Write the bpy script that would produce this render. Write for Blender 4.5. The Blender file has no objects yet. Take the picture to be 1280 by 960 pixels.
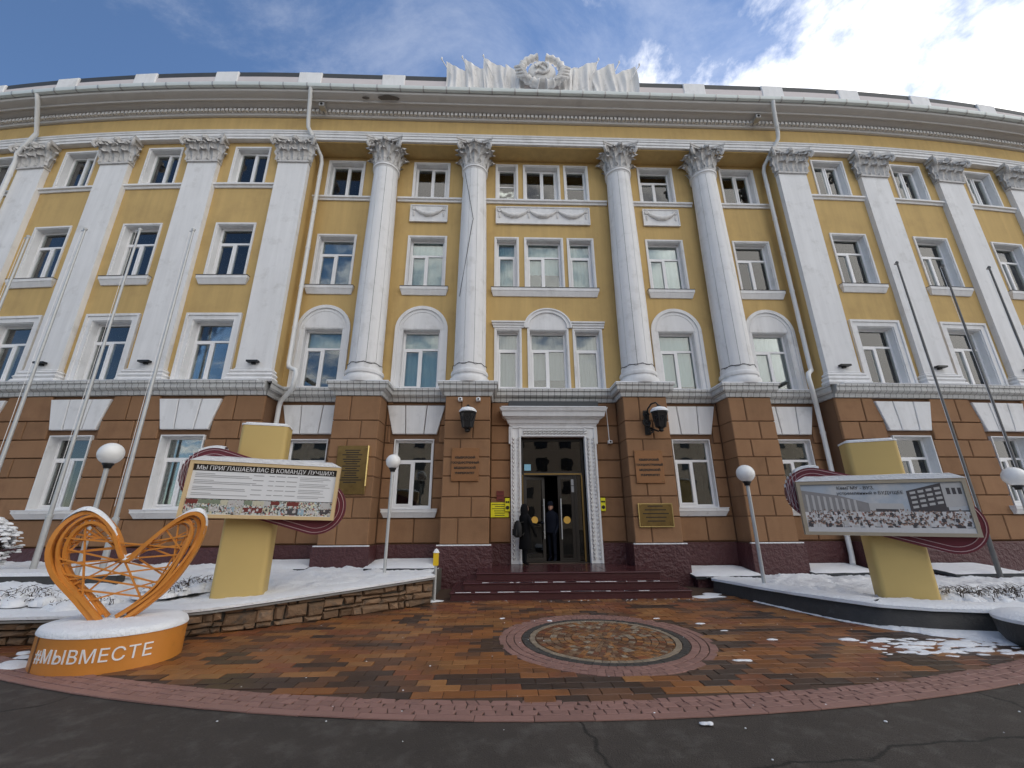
import bpy, bmesh, math, random
from mathutils import Vector, Matrix, noise
rnd = random.Random(7)
S = 1.12                      # model units -> metres
R = math.radians
sc = bpy.context.scene
C = sc.collection

# ------------------------------------------------------------------ camera
cam = bpy.data.cameras.new('camera'); cam.sensor_width = 36.0; cam.lens = 36.0*520.32/1280
cam.clip_start = 0.05; cam.clip_end = 3000
co = bpy.data.objects.new('camera', cam); C.objects.link(co)
co.location = (-1.598*S, -10.822*S, 1.6*S)
co.matrix_world = (Matrix.Translation(co.location) @ Matrix.Rotation(R(-2.026), 4, 'Z')
                   @ Matrix.Rotation(R(90+17.638), 4, 'X') @ Matrix.Rotation(R(-0.314), 4, 'Z'))
sc.camera = co
# ------------------------------------------------------------------ world, sun, exposure
SUN_AZ, SUN_EL = 42.0, 40.0    # azimuth measured from +Y towards +X (behind the building, to the right)
world = bpy.data.worlds.new('World'); sc.world = world; world.use_nodes = True
wt = world.node_tree; wt.nodes.clear()
def wn(t, **k):
    n = wt.nodes.new(t)
    for a, b in k.items(): setattr(n, a, b)
    return n
sky = wn('ShaderNodeTexSky', sky_type='NISHITA', sun_disc=False, sun_elevation=R(SUN_EL), sun_rotation=R(SUN_AZ),
         altitude=200, air_density=1.0, dust_density=0.1, ozone_density=5.0)
tc = wn('ShaderNodeTexCoord'); sep = wn('ShaderNodeSeparateXYZ')
wt.links.new(tc.outputs['Generated'], sep.inputs[0])
def wm(op, a, b=None, c=None, clamp=False):
    n = wn('ShaderNodeMath', operation=op); n.use_clamp = clamp
    for i, x in enumerate((a, b, c)):
        if x is None: continue
        if isinstance(x, (int, float)): n.inputs[i].default_value = x
        else: wt.links.new(x, n.inputs[i])
    return n.outputs[0]
den = wm('MAXIMUM', sep.outputs[2], 0.02); den = wm('ADD', den, 0.10)
u_ = wm('DIVIDE', sep.outputs[0], den); v_ = wm('DIVIDE', sep.outputs[1], den)
cmb = wn('ShaderNodeCombineXYZ'); wt.links.new(u_, cmb.inputs[0]); wt.links.new(v_, cmb.inputs[1])
def wnoise(scale, detail, rough, off, dist=0.0):
    mp = wn('ShaderNodeMapping'); mp.inputs['Location'].default_value = off
    wt.links.new(cmb.outputs[0], mp.inputs[0])
    n = wn('ShaderNodeTexNoise'); n.inputs['Scale'].default_value = scale; n.inputs['Detail'].default_value = detail
    n.inputs['Roughness'].default_value = rough; n.inputs['Distortion'].default_value = dist
    wt.links.new(mp.outputs[0], n.inputs['Vector']); return n.outputs['Fac']
n_big = wnoise(0.42, 2, 0.5, (3.1, 1.7, 0)); n_mid = wnoise(1.9, 9, 0.62, (0.4, 5.2, 0), 0.35)
# cloud cover grows towards the sun's side of the sky
side = wm('ADD', wm('MULTIPLY', sep.outputs[0], 1.35), wm('MULTIPLY', sep.outputs[1], -0.50))
cov = wm('ADD', wm('MULTIPLY', n_big, 0.55), wm('MULTIPLY', side, 0.42))
dens = wm('ADD', wm('MULTIPLY_ADD', n_mid, 1.9, -0.45), wm('SUBTRACT', cov, 0.27))
ramp = wn('ShaderNodeMapRange', interpolation_type='SMOOTHSTEP'); ramp.inputs[1].default_value = 0.46; ramp.inputs[2].default_value = 0.80
wt.links.new(dens, ramp.inputs[0])
n_w = wnoise(1.1, 10, 0.66, (7.7, 2.2, 0), 1.2); rw = wn('ShaderNodeMapRange', interpolation_type='SMOOTHSTEP'); rw.inputs[1].default_value = 0.50; rw.inputs[2].default_value = 0.82; rw.inputs[4].default_value = 0.17
wt.links.new(n_w, rw.inputs[0]); fac = wm('MAXIMUM', ramp.outputs[0], rw.outputs[0])
cl = wn('ShaderNodeMix', data_type='RGBA')
cl.inputs['B'].default_value = (12.5, 12.3, 12.0, 1)
wt.links.new(fac, cl.inputs['Factor']); wt.links.new(sky.outputs[0], cl.inputs['A'])
bg = wn('ShaderNodeBackground'); bg.inputs[1].default_value = 0.10
wt.links.new(cl.outputs['Result'], bg.inputs[0])
wo = wn('ShaderNodeOutputWorld'); wt.links.new(bg.outputs[0], wo.inputs[0])
sun = bpy.data.lights.new('sun', 'SUN'); sun.energy = 3.0; sun.angle = R(0.6); sun.color = (1.0, 0.95, 0.88)
so = bpy.data.objects.new('sun', sun); C.objects.link(so)
sd = Vector((math.sin(R(SUN_AZ))*math.cos(R(SUN_EL)), math.cos(R(SUN_AZ))*math.cos(R(SUN_EL)), math.sin(R(SUN_EL))))
so.rotation_euler = (-sd).to_track_quat('-Z', 'Y').to_euler(); so.location = (30, 40, 60)
vs = sc.view_settings; vs.view_transform = 'Standard'; vs.look = 'None'; vs.gamma = 1.0; vs.use_curve_mapping = False
vs.exposure = 0.62

# ------------------------------------------------------------------ materials
M = {}
def mat(name, col, rough=0.7, var=0.12, scale=3.0, bump=0.0, bscale=60.0, spec=0.4, metal=0.0, objrand=0.0,
        streak=0.0, coat=0.0, col2=None, col2fac=(0.5, 0.7), col2scale=2.0, island=0.0, bdist=0.02, detail=6):
    m = bpy.data.materials.new(name); m.use_nodes = True; t = m.node_tree; nd = t.nodes; L = t.links
    b = nd['Principled BSDF']
    b.inputs['Roughness'].default_value = rough; b.inputs['Metallic'].default_value = metal
    b.inputs['Specular IOR Level'].default_value = spec; b.inputs['Coat Weight'].default_value = coat
    geo = nd.new('ShaderNodeNewGeometry')
    def N(sc_, det=6, ro=0.6, vec=None):
        n = nd.new('ShaderNodeTexNoise'); n.inputs['Scale'].default_value = sc_; n.inputs['Detail'].default_value = det
        n.inputs['Roughness'].default_value = ro; L.new(vec or geo.outputs['Position'], n.inputs['Vector']); return n.outputs['Fac']
    def mth(op, a, b_):
        n = nd.new('ShaderNodeMath'); n.operation = op
        for i, x in enumerate((a, b_)):
            if isinstance(x, (int, float)): n.inputs[i].default_value = x
            else: L.new(x, n.inputs[i])
        return n.outputs[0]
    val = mth('ADD', mth('MULTIPLY', mth('SUBTRACT', N(scale, detail), 0.5), 2*var), 1.0)
    if streak:
        mp = nd.new('ShaderNodeMapping'); mp.inputs['Scale'].default_value = (2.2, 2.2, 0.16); L.new(geo.outputs['Position'], mp.inputs[0])
        val = mth('MULTIPLY', val, mth('ADD', mth('MULTIPLY', mth('SUBTRACT', N(2.0, 5, .65, mp.outputs[0]), 0.5), 2*streak), 1.0))
    if objrand:
        oi = nd.new('ShaderNodeObjectInfo'); val = mth('MULTIPLY', val, mth('ADD', mth('MULTIPLY', mth('SUBTRACT', oi.outputs['Random'], .5), 2*objrand), 1.0))
    if island:
        val = mth('MULTIPLY', val, mth('ADD', mth('MULTIPLY', mth('SUBTRACT', geo.outputs['Random Per Island'], .5), 2*island), 1.0))
    base = nd.new('ShaderNodeRGB'); base.outputs[0].default_value = (*col, 1); colo = base.outputs[0]
    if col2:
        mr = nd.new('ShaderNodeMapRange'); mr.inputs[1].default_value = col2fac[0]; mr.inputs[2].default_value = col2fac[1]
        L.new(N(col2scale, 8, .65), mr.inputs[0])
        mx = nd.new('ShaderNodeMix'); mx.data_type = 'RGBA'; L.new(mr.outputs[0], mx.inputs['Factor']); L.new(colo, mx.inputs['A'])
        mx.inputs['B'].default_value = (*col2, 1); colo = mx.outputs['Result']
    sm = nd.new('ShaderNodeVectorMath'); sm.operation = 'SCALE'; L.new(colo, sm.inputs[0]); L.new(val, sm.inputs['Scale'])
    L.new(sm.outputs[0], b.inputs['Base Color'])
    if bump:
        bp = nd.new('ShaderNodeBump'); bp.inputs['Strength'].default_value = bump; bp.inputs['Distance'].default_value = bdist
        L.new(N(bscale, 5), bp.inputs['Height']); L.new(bp.outputs[0], b.inputs['Normal'])
    M[name] = m; m['_v'] = 1
    return m
mat('yellow_stucco', (.545, .382, .163), .85, .10, 0.8, .3, 45, .2, streak=.20, col2=(.44, .305, .135), col2fac=(.50, .80), col2scale=.9)
mat('brown_block', (.268, .147, .077), .8, .10, 2.0, .35, 40, .25, objrand=.09, streak=.14, col2=(.215, .115, .060), col2fac=(.5, .75), col2scale=1.6)
mat('joint', (.175, .095, .052), .9, .1, 4)
mat('white_plaster', (.745, .745, .75), .75, .06, 1.6, .25, 50, .25, streak=.17, col2=(.57, .565, .555), col2fac=(.54, .80), col2scale=2.2)
mat('white_stone', (.72, .71, .70), .8, .09, 3.0, .3, 40, .2, streak=.06, col2=(.45, .43, .41), col2fac=(.56, .80), col2scale=5)
mat('capital_stone', (.58, .57, .56), .85, .16, 7.0, .5, 30, .2, col2=(.34, .33, .32), col2fac=(.50, .72), col2scale=9)
mat('cornice_grey', (.56, .545, .53), .8, .06, 2.0, .2, 40, .2, streak=.05, col2=(.40, .38, .37), col2fac=(.6, .85), col2scale=1.3)
mat('ledge_tile', (.52, .52, .51), .6, .15, 9.0, .3, 30, .35, streak=.25, col2=(.28, .28, .27), col2fac=(.58, .78), col2scale=6)
mat('maroon_plinth', (.080, .026, .028), .45, .25, 6.0, 1.0, 9, .45, bdist=.06)
mat('maroon_granite', (.065, .020, .022), .22, .3, 30.0, .05, 60, .55)
mat('pvc', (.80, .80, .81), .35, .03, 2)
mat('seam', (.06, .06, .065), .8, .1, 4)
mat('gutter_metal', (.63, .68, .67), .4, .06, 3, spec=.5)
mat('pipe_paint', (.70, .71, .71), .45, .06, 3, col2=(.5, .5, .48), col2fac=(.6, .8))
mat('roof_dark', (.05, .055, .06), .6, .2, 3)
mat('parapet_pink', (.60, .55, .55), .8, .06, 3)
mat('snow', (.83, .845, .87), .8, .05, 5, .8, 26, .2, bdist=.035, col2=(.70, .70, .70), col2fac=(.56, .80), col2scale=3.0)
mat('iron_black', (.012, .012, .013), .45, .1, 8)
mat('steel_grey', (.42, .42, .42), .4, .12, 9, spec=.5, metal=.5)
mat('pole_dark', (.13, .13, .13), .5, .15, 6, metal=.2)
mat('galvanised', (.50, .51, .51), .45, .15, 6, metal=.35)
mat('brass', (.22, .145, .05), .36, .25, 14, metal=.7, col2=(.13, .08, .03), col2fac=(.5, .75), col2scale=7)
mat('bronze_plate', (.25, .115, .045), .5, .12, 10, metal=.2)
mat('gold_trim', (.26, .17, .06), .4, .1, 5, metal=.7)
mat('gold_edge', (.72, .55, .22), .25, .05, 5, metal=.6)
mat('dark_print', (.02, .016, .012), .6, .1, 5)
mat('sign_yellow', (.80, .74, .02), .5, .03, 3)
mat('sign_red', (.16, .03, .025), .6, .06, 3)
mat('sticker_blue', (.25, .50, .66), .5, .03, 3)
mat('sign_green', (.05, .42, .24), .5, .03, 3)
mat('sticker_gold', (.62, .36, .06), .5, .03, 3)
mat('white_print', (.80, .80, .80), .5, .02, 3)
mat('paper', (.72, .73, .74), .45, .03, 6)
mat('text_grey', (.34, .34, .35), .6, .02, 3)
mat('pylon_yellow', (.55, .40, .15), .55, .06, 2.0, .08, 80, .35)
mat('frame_cream', (.62, .46, .25), .5, .05, 4)
mat('frame_shaded', (.36, .31, .235), .5, .06, 4)  # shade on the crowd photo board's frame is put into this colour
mat('ring_maroon', (.12, .018, .03), .4, .1, 5)
mat('ring_line', (.45, .30, .31), .45, .05, 5)
mat('orange_paint', (.58, .225, .04), .42, .12, 3.0, .12, 60, .4, col2=(.42, .16, .035), col2fac=(.55, .8), col2scale=4)
mat('globe_white', (.83, .83, .82), .25, .03, 3, spec=.5)
mat('bollard_yellow', (.75, .50, .02), .5, .05, 3)
mat('asphalt', (.060, .050, .042), .72, .42, 1.1, 1.0, 70, .35, col2=(.125, .113, .098), col2fac=(.50, .78), col2scale=3.1, bdist=.02, detail=14)
mat('mortar_ground', (.075, .045, .030), .8, .2, 9)
mat('rubble_mortar', (.10, .088, .075), .9, .2, 9)
mat('stone_warm', (.20, .125, .075), .8, .22, 7, .8, 22, .3, objrand=.35, bdist=.03, col2=(.11, .085, .065), col2fac=(.5, .66), col2scale=6)
mat('planter_dark', (.046, .044, .042), .55, .35, 8, .5, 30, .4, col2=(.09, .09, .09), col2fac=(.6, .75), col2scale=5)
mat('concrete_cap', (.22, .21, .20), .8, .15, 6, .3, 40)
mat('coat_black', (.008, .008, .009), .9, .1, 8, spec=.1)
mat('coat_navy', (.010, .012, .020), .9, .1, 8, spec=.1)
mat('skin', (.48, .27, .19), .6, .05, 5)
mat('bag_dark', (.012, .011, .011), .7, .1, 8)
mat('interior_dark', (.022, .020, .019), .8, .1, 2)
mat('interior_floor', (.10, .085, .07), .3, .1, 3)
mat('door_frame_dark', (.022, .018, .015), .35, .1, 5)
mat('twig', (.045, .032, .024), .9, .2, 9)
mat('added_block_wall', (.30, .25, .20), .85, .1, 1)
mat('worn_grey', (.15, .14, .135), .9, .3, 8)
mat('soil', (.06, .05, .04), .9, .2, 6)
mat('lens_dark', (.02, .02, .022), .2, .0, 3)
PAV = []
for i, c_ in enumerate([(.235, .090, .028), (.27, .122, .042), (.19, .066, .028), (.048, .030, .022), (.125, .058, .030)]):
    PAV.append(mat('paver_%d' % i, c_, .36, .16, 22, .35, 90, .5, objrand=.16, island=.18, bdist=.006, col2=(.075, .042, .027), col2fac=(.50, .78), col2scale=1.3))
PINK = mat('paver_pink', (.255, .142, .118), .5, .15, 20, .35, 90, .4, objrand=.12, island=.12, bdist=.006)
PGREY = mat('paver_charcoal', (.055, .052, .048), .5, .15, 20, .3, 90, .4, island=.1)
PLIGHT = mat('paver_cream', (.25, .20, .145), .5, .15, 20, .3, 90, .4, island=.15)
PTAN = mat('paver_tan', (.19, .115, .065), .5, .18, 20, .3, 90, .4, island=.2)
BLINDS = [mat('blind_teal', (.50, .63, .64), .7, .04, 2), mat('blind_grey', (.42, .405, .43), .7, .05, 2),
          mat('blind_white', (.66, .66, .67), .7, .04, 2), mat('room_shade', (.045, .045, .05), .8, .2, 3),  # the dark one paints unlit room shade as a sheet behind panes
          mat('curtain_blue', (.16, .22, .30), .7, .1, 2)]
def vjoints(name, step):
    t = M[name].node_tree; g = t.nodes.new('ShaderNodeNewGeometry'); sp = t.nodes.new('ShaderNodeSeparateXYZ'); t.links.new(g.outputs['Position'], sp.inputs[0])
    b = t.nodes['Principled BSDF']; src = b.inputs['Base Color'].links[0].from_socket
    a = t.nodes.new('ShaderNodeMath'); a.operation = 'DIVIDE'; a.inputs[1].default_value = step; t.links.new(sp.outputs[0], a.inputs[0])
    f = t.nodes.new('ShaderNodeMath'); f.operation = 'FRACT'; t.links.new(a.outputs[0], f.inputs[0]); c = t.nodes.new('ShaderNodeMath'); c.operation = 'GREATER_THAN'; c.inputs[1].default_value = .09; t.links.new(f.outputs[0], c.inputs[0])
    mx = t.nodes.new('ShaderNodeMix'); mx.data_type = 'RGBA'; mx.inputs['A'].default_value = (.17, .17, .165, 1); t.links.new(c.outputs[0], mx.inputs['Factor']); t.links.new(src, mx.inputs['B']); t.links.new(mx.outputs['Result'], b.inputs['Base Color'])
vjoints('ledge_tile', .19)
def cracks(name, scale, width, col):
    t = M[name].node_tree; b = t.nodes['Principled BSDF']; src = b.inputs['Base Color'].links[0].from_socket; g = t.nodes.new('ShaderNodeNewGeometry')
    n = t.nodes.new('ShaderNodeTexNoise'); n.inputs['Scale'].default_value = 1.6; n.inputs['Detail'].default_value = 6; t.links.new(g.outputs['Position'], n.inputs['Vector'])
    mxv = t.nodes.new('ShaderNodeMix'); mxv.data_type = 'VECTOR'; mxv.inputs['Factor'].default_value = .3; t.links.new(g.outputs['Position'], mxv.inputs[4]); t.links.new(n.outputs['Color'], mxv.inputs[5])
    v = t.nodes.new('ShaderNodeTexVoronoi'); v.feature = 'DISTANCE_TO_EDGE'; v.inputs['Scale'].default_value = scale; t.links.new(mxv.outputs[1], v.inputs['Vector'])
    c = t.nodes.new('ShaderNodeMapRange'); c.inputs[1].default_value = width*.3; c.inputs[2].default_value = width; t.links.new(v.outputs['Distance'], c.inputs[0])
    # fine pale aggregate
    a = t.nodes.new('ShaderNodeTexVoronoi'); a.inputs['Scale'].default_value = 42; t.links.new(g.outputs['Position'], a.inputs['Vector'])
    a2 = t.nodes.new('ShaderNodeMapRange'); a2.inputs[1].default_value = .10; a2.inputs[2].default_value = .16; a2.inputs[3].default_value = .45; a2.inputs[4].default_value = 0; t.links.new(a.outputs['Distance'], a2.inputs[0])
    m2 = t.nodes.new('ShaderNodeMix'); m2.data_type = 'RGBA'; m2.inputs['B'].default_value = (.20, .19, .17, 1); t.links.new(a2.outputs[0], m2.inputs['Factor']); t.links.new(src, m2.inputs['A'])
    mx = t.nodes.new('ShaderNodeMix'); mx.data_type = 'RGBA'; mx.inputs['A'].default_value = (*col, 1); t.links.new(c.outputs[0], mx.inputs['Factor']); t.links.new(m2.outputs['Result'], mx.inputs['B']); t.links.new(mx.outputs['Result'], b.inputs['Base Color'])
cracks('asphalt', .23, .0035, (.022, .019, .016))
# glass: thin pane, sky reflection over what stands behind it
def glass(name, tint, base):
    m = bpy.data.materials.new(name); m.use_nodes = True; t = m.node_tree; t.nodes.clear()
    o = t.nodes.new('ShaderNodeOutputMaterial'); mx = t.nodes.new('ShaderNodeMixShader')
    tr = t.nodes.new('ShaderNodeBsdfTransparent'); tr.inputs[0].default_value = (*tint, 1)
    gl = t.nodes.new('ShaderNodeBsdfGlossy'); gl.inputs['Roughness'].default_value = 0.015; gl.inputs['Color'].default_value = (.96, .95, .93, 1)
    fr = t.nodes.new('ShaderNodeFresnel'); fr.inputs[0].default_value = 1.5
    mm = t.nodes.new('ShaderNodeMath'); mm.operation = 'MULTIPLY_ADD'; mm.inputs[1].default_value = 1.35; mm.inputs[2].default_value = base; mm.use_clamp = True
    ns = t.nodes.new('ShaderNodeTexNoise'); ns.inputs['Scale'].default_value = 1.4; ge = t.nodes.new('ShaderNodeNewGeometry')
    bp = t.nodes.new('ShaderNodeBump'); bp.inputs['Strength'].default_value = .12; bp.inputs['Distance'].default_value = .02
    t.links.new(ge.outputs['Position'], ns.inputs['Vector']); t.links.new(ns.outputs['Fac'], bp.inputs['Height']); t.links.new(bp.outputs[0], gl.inputs['Normal'])
    t.links.new(fr.outputs[0], mm.inputs[0]); t.links.new(mm.outputs[0], mx.inputs[0]); t.links.new(tr.outputs[0], mx.inputs[1]); t.links.new(gl.outputs[0], mx.inputs[2])
    t.links.new(mx.outputs[0], o.inputs[0]); M[name] = m; return m
glass('window_glass', (.82, .88, .88), .035)
glass('door_glass', (.30, .30, .28), .0)
def photo_print(name, cols, scale, stretch=(1, 1, 1)):
    m = bpy.data.materials.new(name); m.use_nodes = True; t = m.node_tree; b = t.nodes['Principled BSDF']; b.inputs['Roughness'].default_value = .4
    g = t.nodes.new('ShaderNodeTexCoord'); mp = t.nodes.new('ShaderNodeMapping'); mp.inputs['Scale'].default_value = stretch
    v = t.nodes.new('ShaderNodeTexVoronoi'); v.inputs['Scale'].default_value = scale; r = t.nodes.new('ShaderNodeValToRGB'); r.color_ramp.interpolation = 'CONSTANT'
    n = t.nodes.new('ShaderNodeSeparateColor'); t.links.new(g.outputs['Object'], mp.inputs[0]); t.links.new(mp.outputs[0], v.inputs['Vector'])
    t.links.new(v.outputs['Color'], n.inputs[0]); t.links.new(n.outputs[0], r.inputs[0]); e = r.color_ramp.elements
    while len(e) < len(cols): e.new(0.5)
    for i, c in enumerate(cols): e[i].position = i/len(cols); e[i].color = (*c, 1)
    t.links.new(r.outputs[0], b.inputs['Base Color']); M[name] = m
photo_print('photo_strip', [(.6, .6, .55), (.66, .66, .6), (.55, .56, .5), (.05, .05, .05), (.30, .33, .30), (.62, .60, .42), (.36, .10, .09), (.10, .12, .11), (.45, .55, .62), (.2, .17, .14)], 46, (1, 1, .8))
photo_print('photo_crowd', [(.62, .60, .60), (.16, .11, .10), (.50, .38, .33), (.68, .67, .68), (.09, .07, .07), (.40, .22, .18), (.60, .58, .58), (.7, .7, .71), (.66, .65, .66)], 34, (1, 1, .62))
mat('print_white', (.58, .57, .57), .4, .1, 30); mat('print_skin', (.36, .24, .19), .4, .1, 30); mat('print_hair', (.06, .045, .04), .4, .1, 30); mat('print_green', (.20, .24, .17), .4, .3, 30); mat('print_cream', (.52, .50, .38), .4, .2, 30); mat('print_blue', (.30, .42, .50), .4, .2, 30)
mat('poster_sky', (.40, .45, .51), .4, .22, 3, col2=(.52, .53, .54), col2fac=(.45, .6), col2scale=2.5); mat('poster_grey', (.26, .25, .25), .4, .2, 12); mat('poster_dark', (.07, .065, .07), .4, .2, 9); mat('poster_light', (.48, .47, .46), .4, .1, 9)

# ------------------------------------------------------------------ mesh helpers
class MB:
    def __init__(s): s.v = []; s.f = []; s.m = []
    def add(s, vs, fs, mi=0):
        o = len(s.v); s.v += [tuple(p) for p in vs]
        for f in fs: s.f.append(tuple(i+o for i in f)); s.m.append(mi)
    def hexa(s, p, mi=0):      # p: 4 bottom (ccw) + 4 top
        s.add(p, [(3, 2, 1, 0), (4, 5, 6, 7), (0, 1, 5, 4), (1, 2, 6, 5), (2, 3, 7, 6), (3, 0, 4, 7)], mi)
    def box(s, x0, x1, y0, y1, z0, z1, mi=0):
        s.hexa([(x0, y0, z0), (x1, y0, z0), (x1, y1, z0), (x0, y1, z0), (x0, y0, z1), (x1, y0, z1), (x1, y1, z1), (x0, y1, z1)], mi)
    def cbox(s, x0, x1, y0, y1, z0, z1, c=.015, mi=0, xt0=None, xt1=None):  # chamfered front face (-y); xt: other x at the top
        a0 = x0 if xt0 is None else xt0; a1 = x1 if xt1 is None else xt1
        p = [(x0, y1, z0), (x1, y1, z0), (a1, y1, z1), (a0, y1, z1), (x0, y0+c, z0), (x1, y0+c, z0), (a1, y0+c, z1), (a0, y0+c, z1),
             (x0+c, y0, z0+c), (x1-c, y0, z0+c), (a1-c, y0, z1-c), (a0+c, y0, z1-c)]
        s.add(p, [(0, 1, 2, 3), (8, 11, 10, 9), (0, 4, 5, 1), (1, 5, 6, 2), (2, 6, 7, 3), (3, 7, 4, 0), (4, 8, 9, 5), (5, 9, 10, 6), (6, 10, 11, 7), (7, 11, 8, 4)], mi)
    def prism(s, poly, y0, y1, mi=0):       # polygon in XZ, extruded along Y
        n = len(poly); s.add([(x, y0, z) for x, z in poly]+[(x, y1, z) for x, z in poly],
            [tuple(range(n)), tuple(range(2*n-1, n-1, -1))]+[(i, i+n, (i+1) % n+n, (i+1) % n) for i in range(n)], mi)
    def prismz(s, poly, z0, z1, mi=0):
        n = len(poly); s.add([(x, y, z0) for x, y in poly]+[(x, y, z1) for x, y in poly],
            [tuple(range(n-1, -1, -1)), tuple(range(n, 2*n))]+[(i, (i+1) % n, (i+1) % n+n, i+n) for i in range(n)], mi)
    def lathe(s, prof, n=24, cx=0, cy=0, sx=1, sy=1, mi=0, cap=True):
        vs = []; fs = []
        for r, z in prof:
            for k in range(n): a = 2*math.pi*k/n; vs.append((cx+r*sx*math.cos(a), cy+r*sy*math.sin(a), z))
        for j in range(len(prof)-1):
            for k in range(n): fs.append((j*n+k, j*n+(k+1) % n, (j+1)*n+(k+1) % n, (j+1)*n+k))
        if cap: fs.append(tuple(range(n-1, -1, -1))); fs.append(tuple(range((len(prof)-1)*n, len(prof)*n)))
        s.add(vs, fs, mi)
    def tube(s, pts, r, n=8, closed=False, mi=0):
        P = [Vector(p) for p in pts]; N_ = len(P); rr = r if isinstance(r, (list, tuple)) else [r]*N_
        vs = []; fs = []; up = None
        for i in range(N_):
            a = P[i-1] if (i > 0 or closed) else P[i]; b = P[(i+1) % N_] if (i < N_-1 or closed) else P[i]
            t = (b-a).normalized()
            if up is None: up = Vector((0, 0, 1)) if abs(t.z) < .9 else Vector((1, 0, 0))
            x = t.cross(up).normalized(); y = x.cross(t).normalized(); up = y
            for k in range(n):
                an = 2*math.pi*k/n; vs.append(P[i]+x*rr[i]*math.cos(an)+y*rr[i]*math.sin(an))
        m_ = N_ if closed else N_-1
        for i in range(m_):
            for k in range(n): j = (i+1) % N_; fs.append((i*n+k, i*n+(k+1) % n, j*n+(k+1) % n, j*n+k))
        if not closed: fs.append(tuple(range(n-1, -1, -1))); fs.append(tuple(range((N_-1)*n, N_*n)))
        s.add(vs, fs, mi)
    def ribbon(s, pts, w, d, nrm, closed=False, mi=0):  # flat bar: w in plane (side), d along nrm
        P = [Vector(p) for p in pts]; N_ = len(P); nrm = Vector(nrm); vs = []; fs = []
        for i in range(N_):
            a = P[i-1] if (i > 0 or closed) else P[i]; b = P[(i+1) % N_] if (i < N_-1 or closed) else P[i]
            t = (b-a).normalized(); x = t.cross(nrm).normalized()
            for sx, sy in ((-1, -1), (1, -1), (1, 1), (-1, 1)): vs.append(P[i]+x*w*.5*sx+nrm*d*.5*sy)
        m_ = N_ if closed else N_-1
        for i in range(m_):
            j = (i+1) % N_
            for k in range(4): fs.append((i*4+k, i*4+(k+1) % 4, j*4+(k+1) % 4, j*4+k))
        if not closed: fs.append((3, 2, 1, 0)); fs.append(tuple(range((N_-1)*4, N_*4)))
        s.add(vs, fs, mi)
    def grid(s, f, nu, nv, mi=0):
        vs = [f(i/nu, j/nv) for j in range(nv+1) for i in range(nu+1)]
        s.add(vs, [(j*(nu+1)+i, j*(nu+1)+i+1, (j+1)*(nu+1)+i+1, (j+1)*(nu+1)+i) for j in range(nv) for i in range(nu)], mi)
    def join(s, o, mx=None):
        s.add([tuple(mx @ Vector(p)) for p in o.v] if mx else o.v, []);
        k = len(s.v)-len(o.v)
        for f, mi in zip(o.f, o.m): s.f.append(tuple(i+k for i in f)); s.m.append(mi)
    def mesh(s, name, mats, smooth=None, recalc=True):
        me = bpy.data.meshes.new(name); me.from_pydata([(x*S, y*S, z*S) for x, y, z in s.v], [], s.f)
        for m in (mats if isinstance(mats, (list, tuple)) else [mats]): me.materials.append(M[m] if isinstance(m, str) else m)
        if len(me.materials) > 1: me.polygons.foreach_set('material_index', s.m)
        if recalc:
            bm = bmesh.new(); bm.from_mesh(me); bmesh.ops.recalc_face_normals(bm, faces=bm.faces); bm.to_mesh(me); bm.free()
        if smooth:
            me.polygons.foreach_set('use_smooth', [True]*len(me.polygons)); me.set_sharp_from_angle(angle=R(smooth))
        me.update(); return me
def link(name, me, parent=None, loc=(0, 0, 0), rz=0.0, rot=None):
    o = bpy.data.objects.new(name, me); C.objects.link(o)
    o.location = tuple(a*S for a in loc); o.rotation_euler = rot or (0, 0, rz)
    if parent: o.parent = parent
    return o
def obj(name, mb, mats, parent=None, loc=(0, 0, 0), rz=0.0, smooth=None, recalc=True, rot=None):
    return link(name, mb.mesh(name, mats, smooth, recalc), parent, loc, rz, rot)
def tag(o, label, cat, group=None):
    o['label'] = label; o['category'] = cat
    if group: o['group'] = group
    return o
def thing(name, label, cat, loc=(0, 0, 0), rz=0, group=None): return tag(link(name, None, None, loc, rz), label, cat, group)
def kind(o, k): o['kind'] = k; return o
def B(x0, x1, y0, y1, z0, z1): m = MB(); m.box(x0, x1, y0, y1, z0, z1); return m
def text_mb(txt, size, ext=.004, align='CENTER', spacing=1.0, bold=0.0):
    cu = bpy.data.curves.new('t', 'FONT'); cu.body = txt; cu.size = size; cu.extrude = ext; cu.align_x = align; cu.resolution_u = 3; cu.space_character = spacing; cu.offset = bold
    o = bpy.data.objects.new('t', cu); C.objects.link(o); dg = bpy.context.evaluated_depsgraph_get(); dg.update()
    me = bpy.data.meshes.new_from_object(o.evaluated_get(dg)); mb = MB()
    mb.add([(v.co.x, -v.co.z, v.co.y) for v in me.vertices], [tuple(p.vertices) for p in me.polygons])   # stands in XZ, faces -Y
    bpy.data.objects.remove(o); bpy.data.curves.remove(cu); bpy.data.meshes.remove(me); return mb

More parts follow.
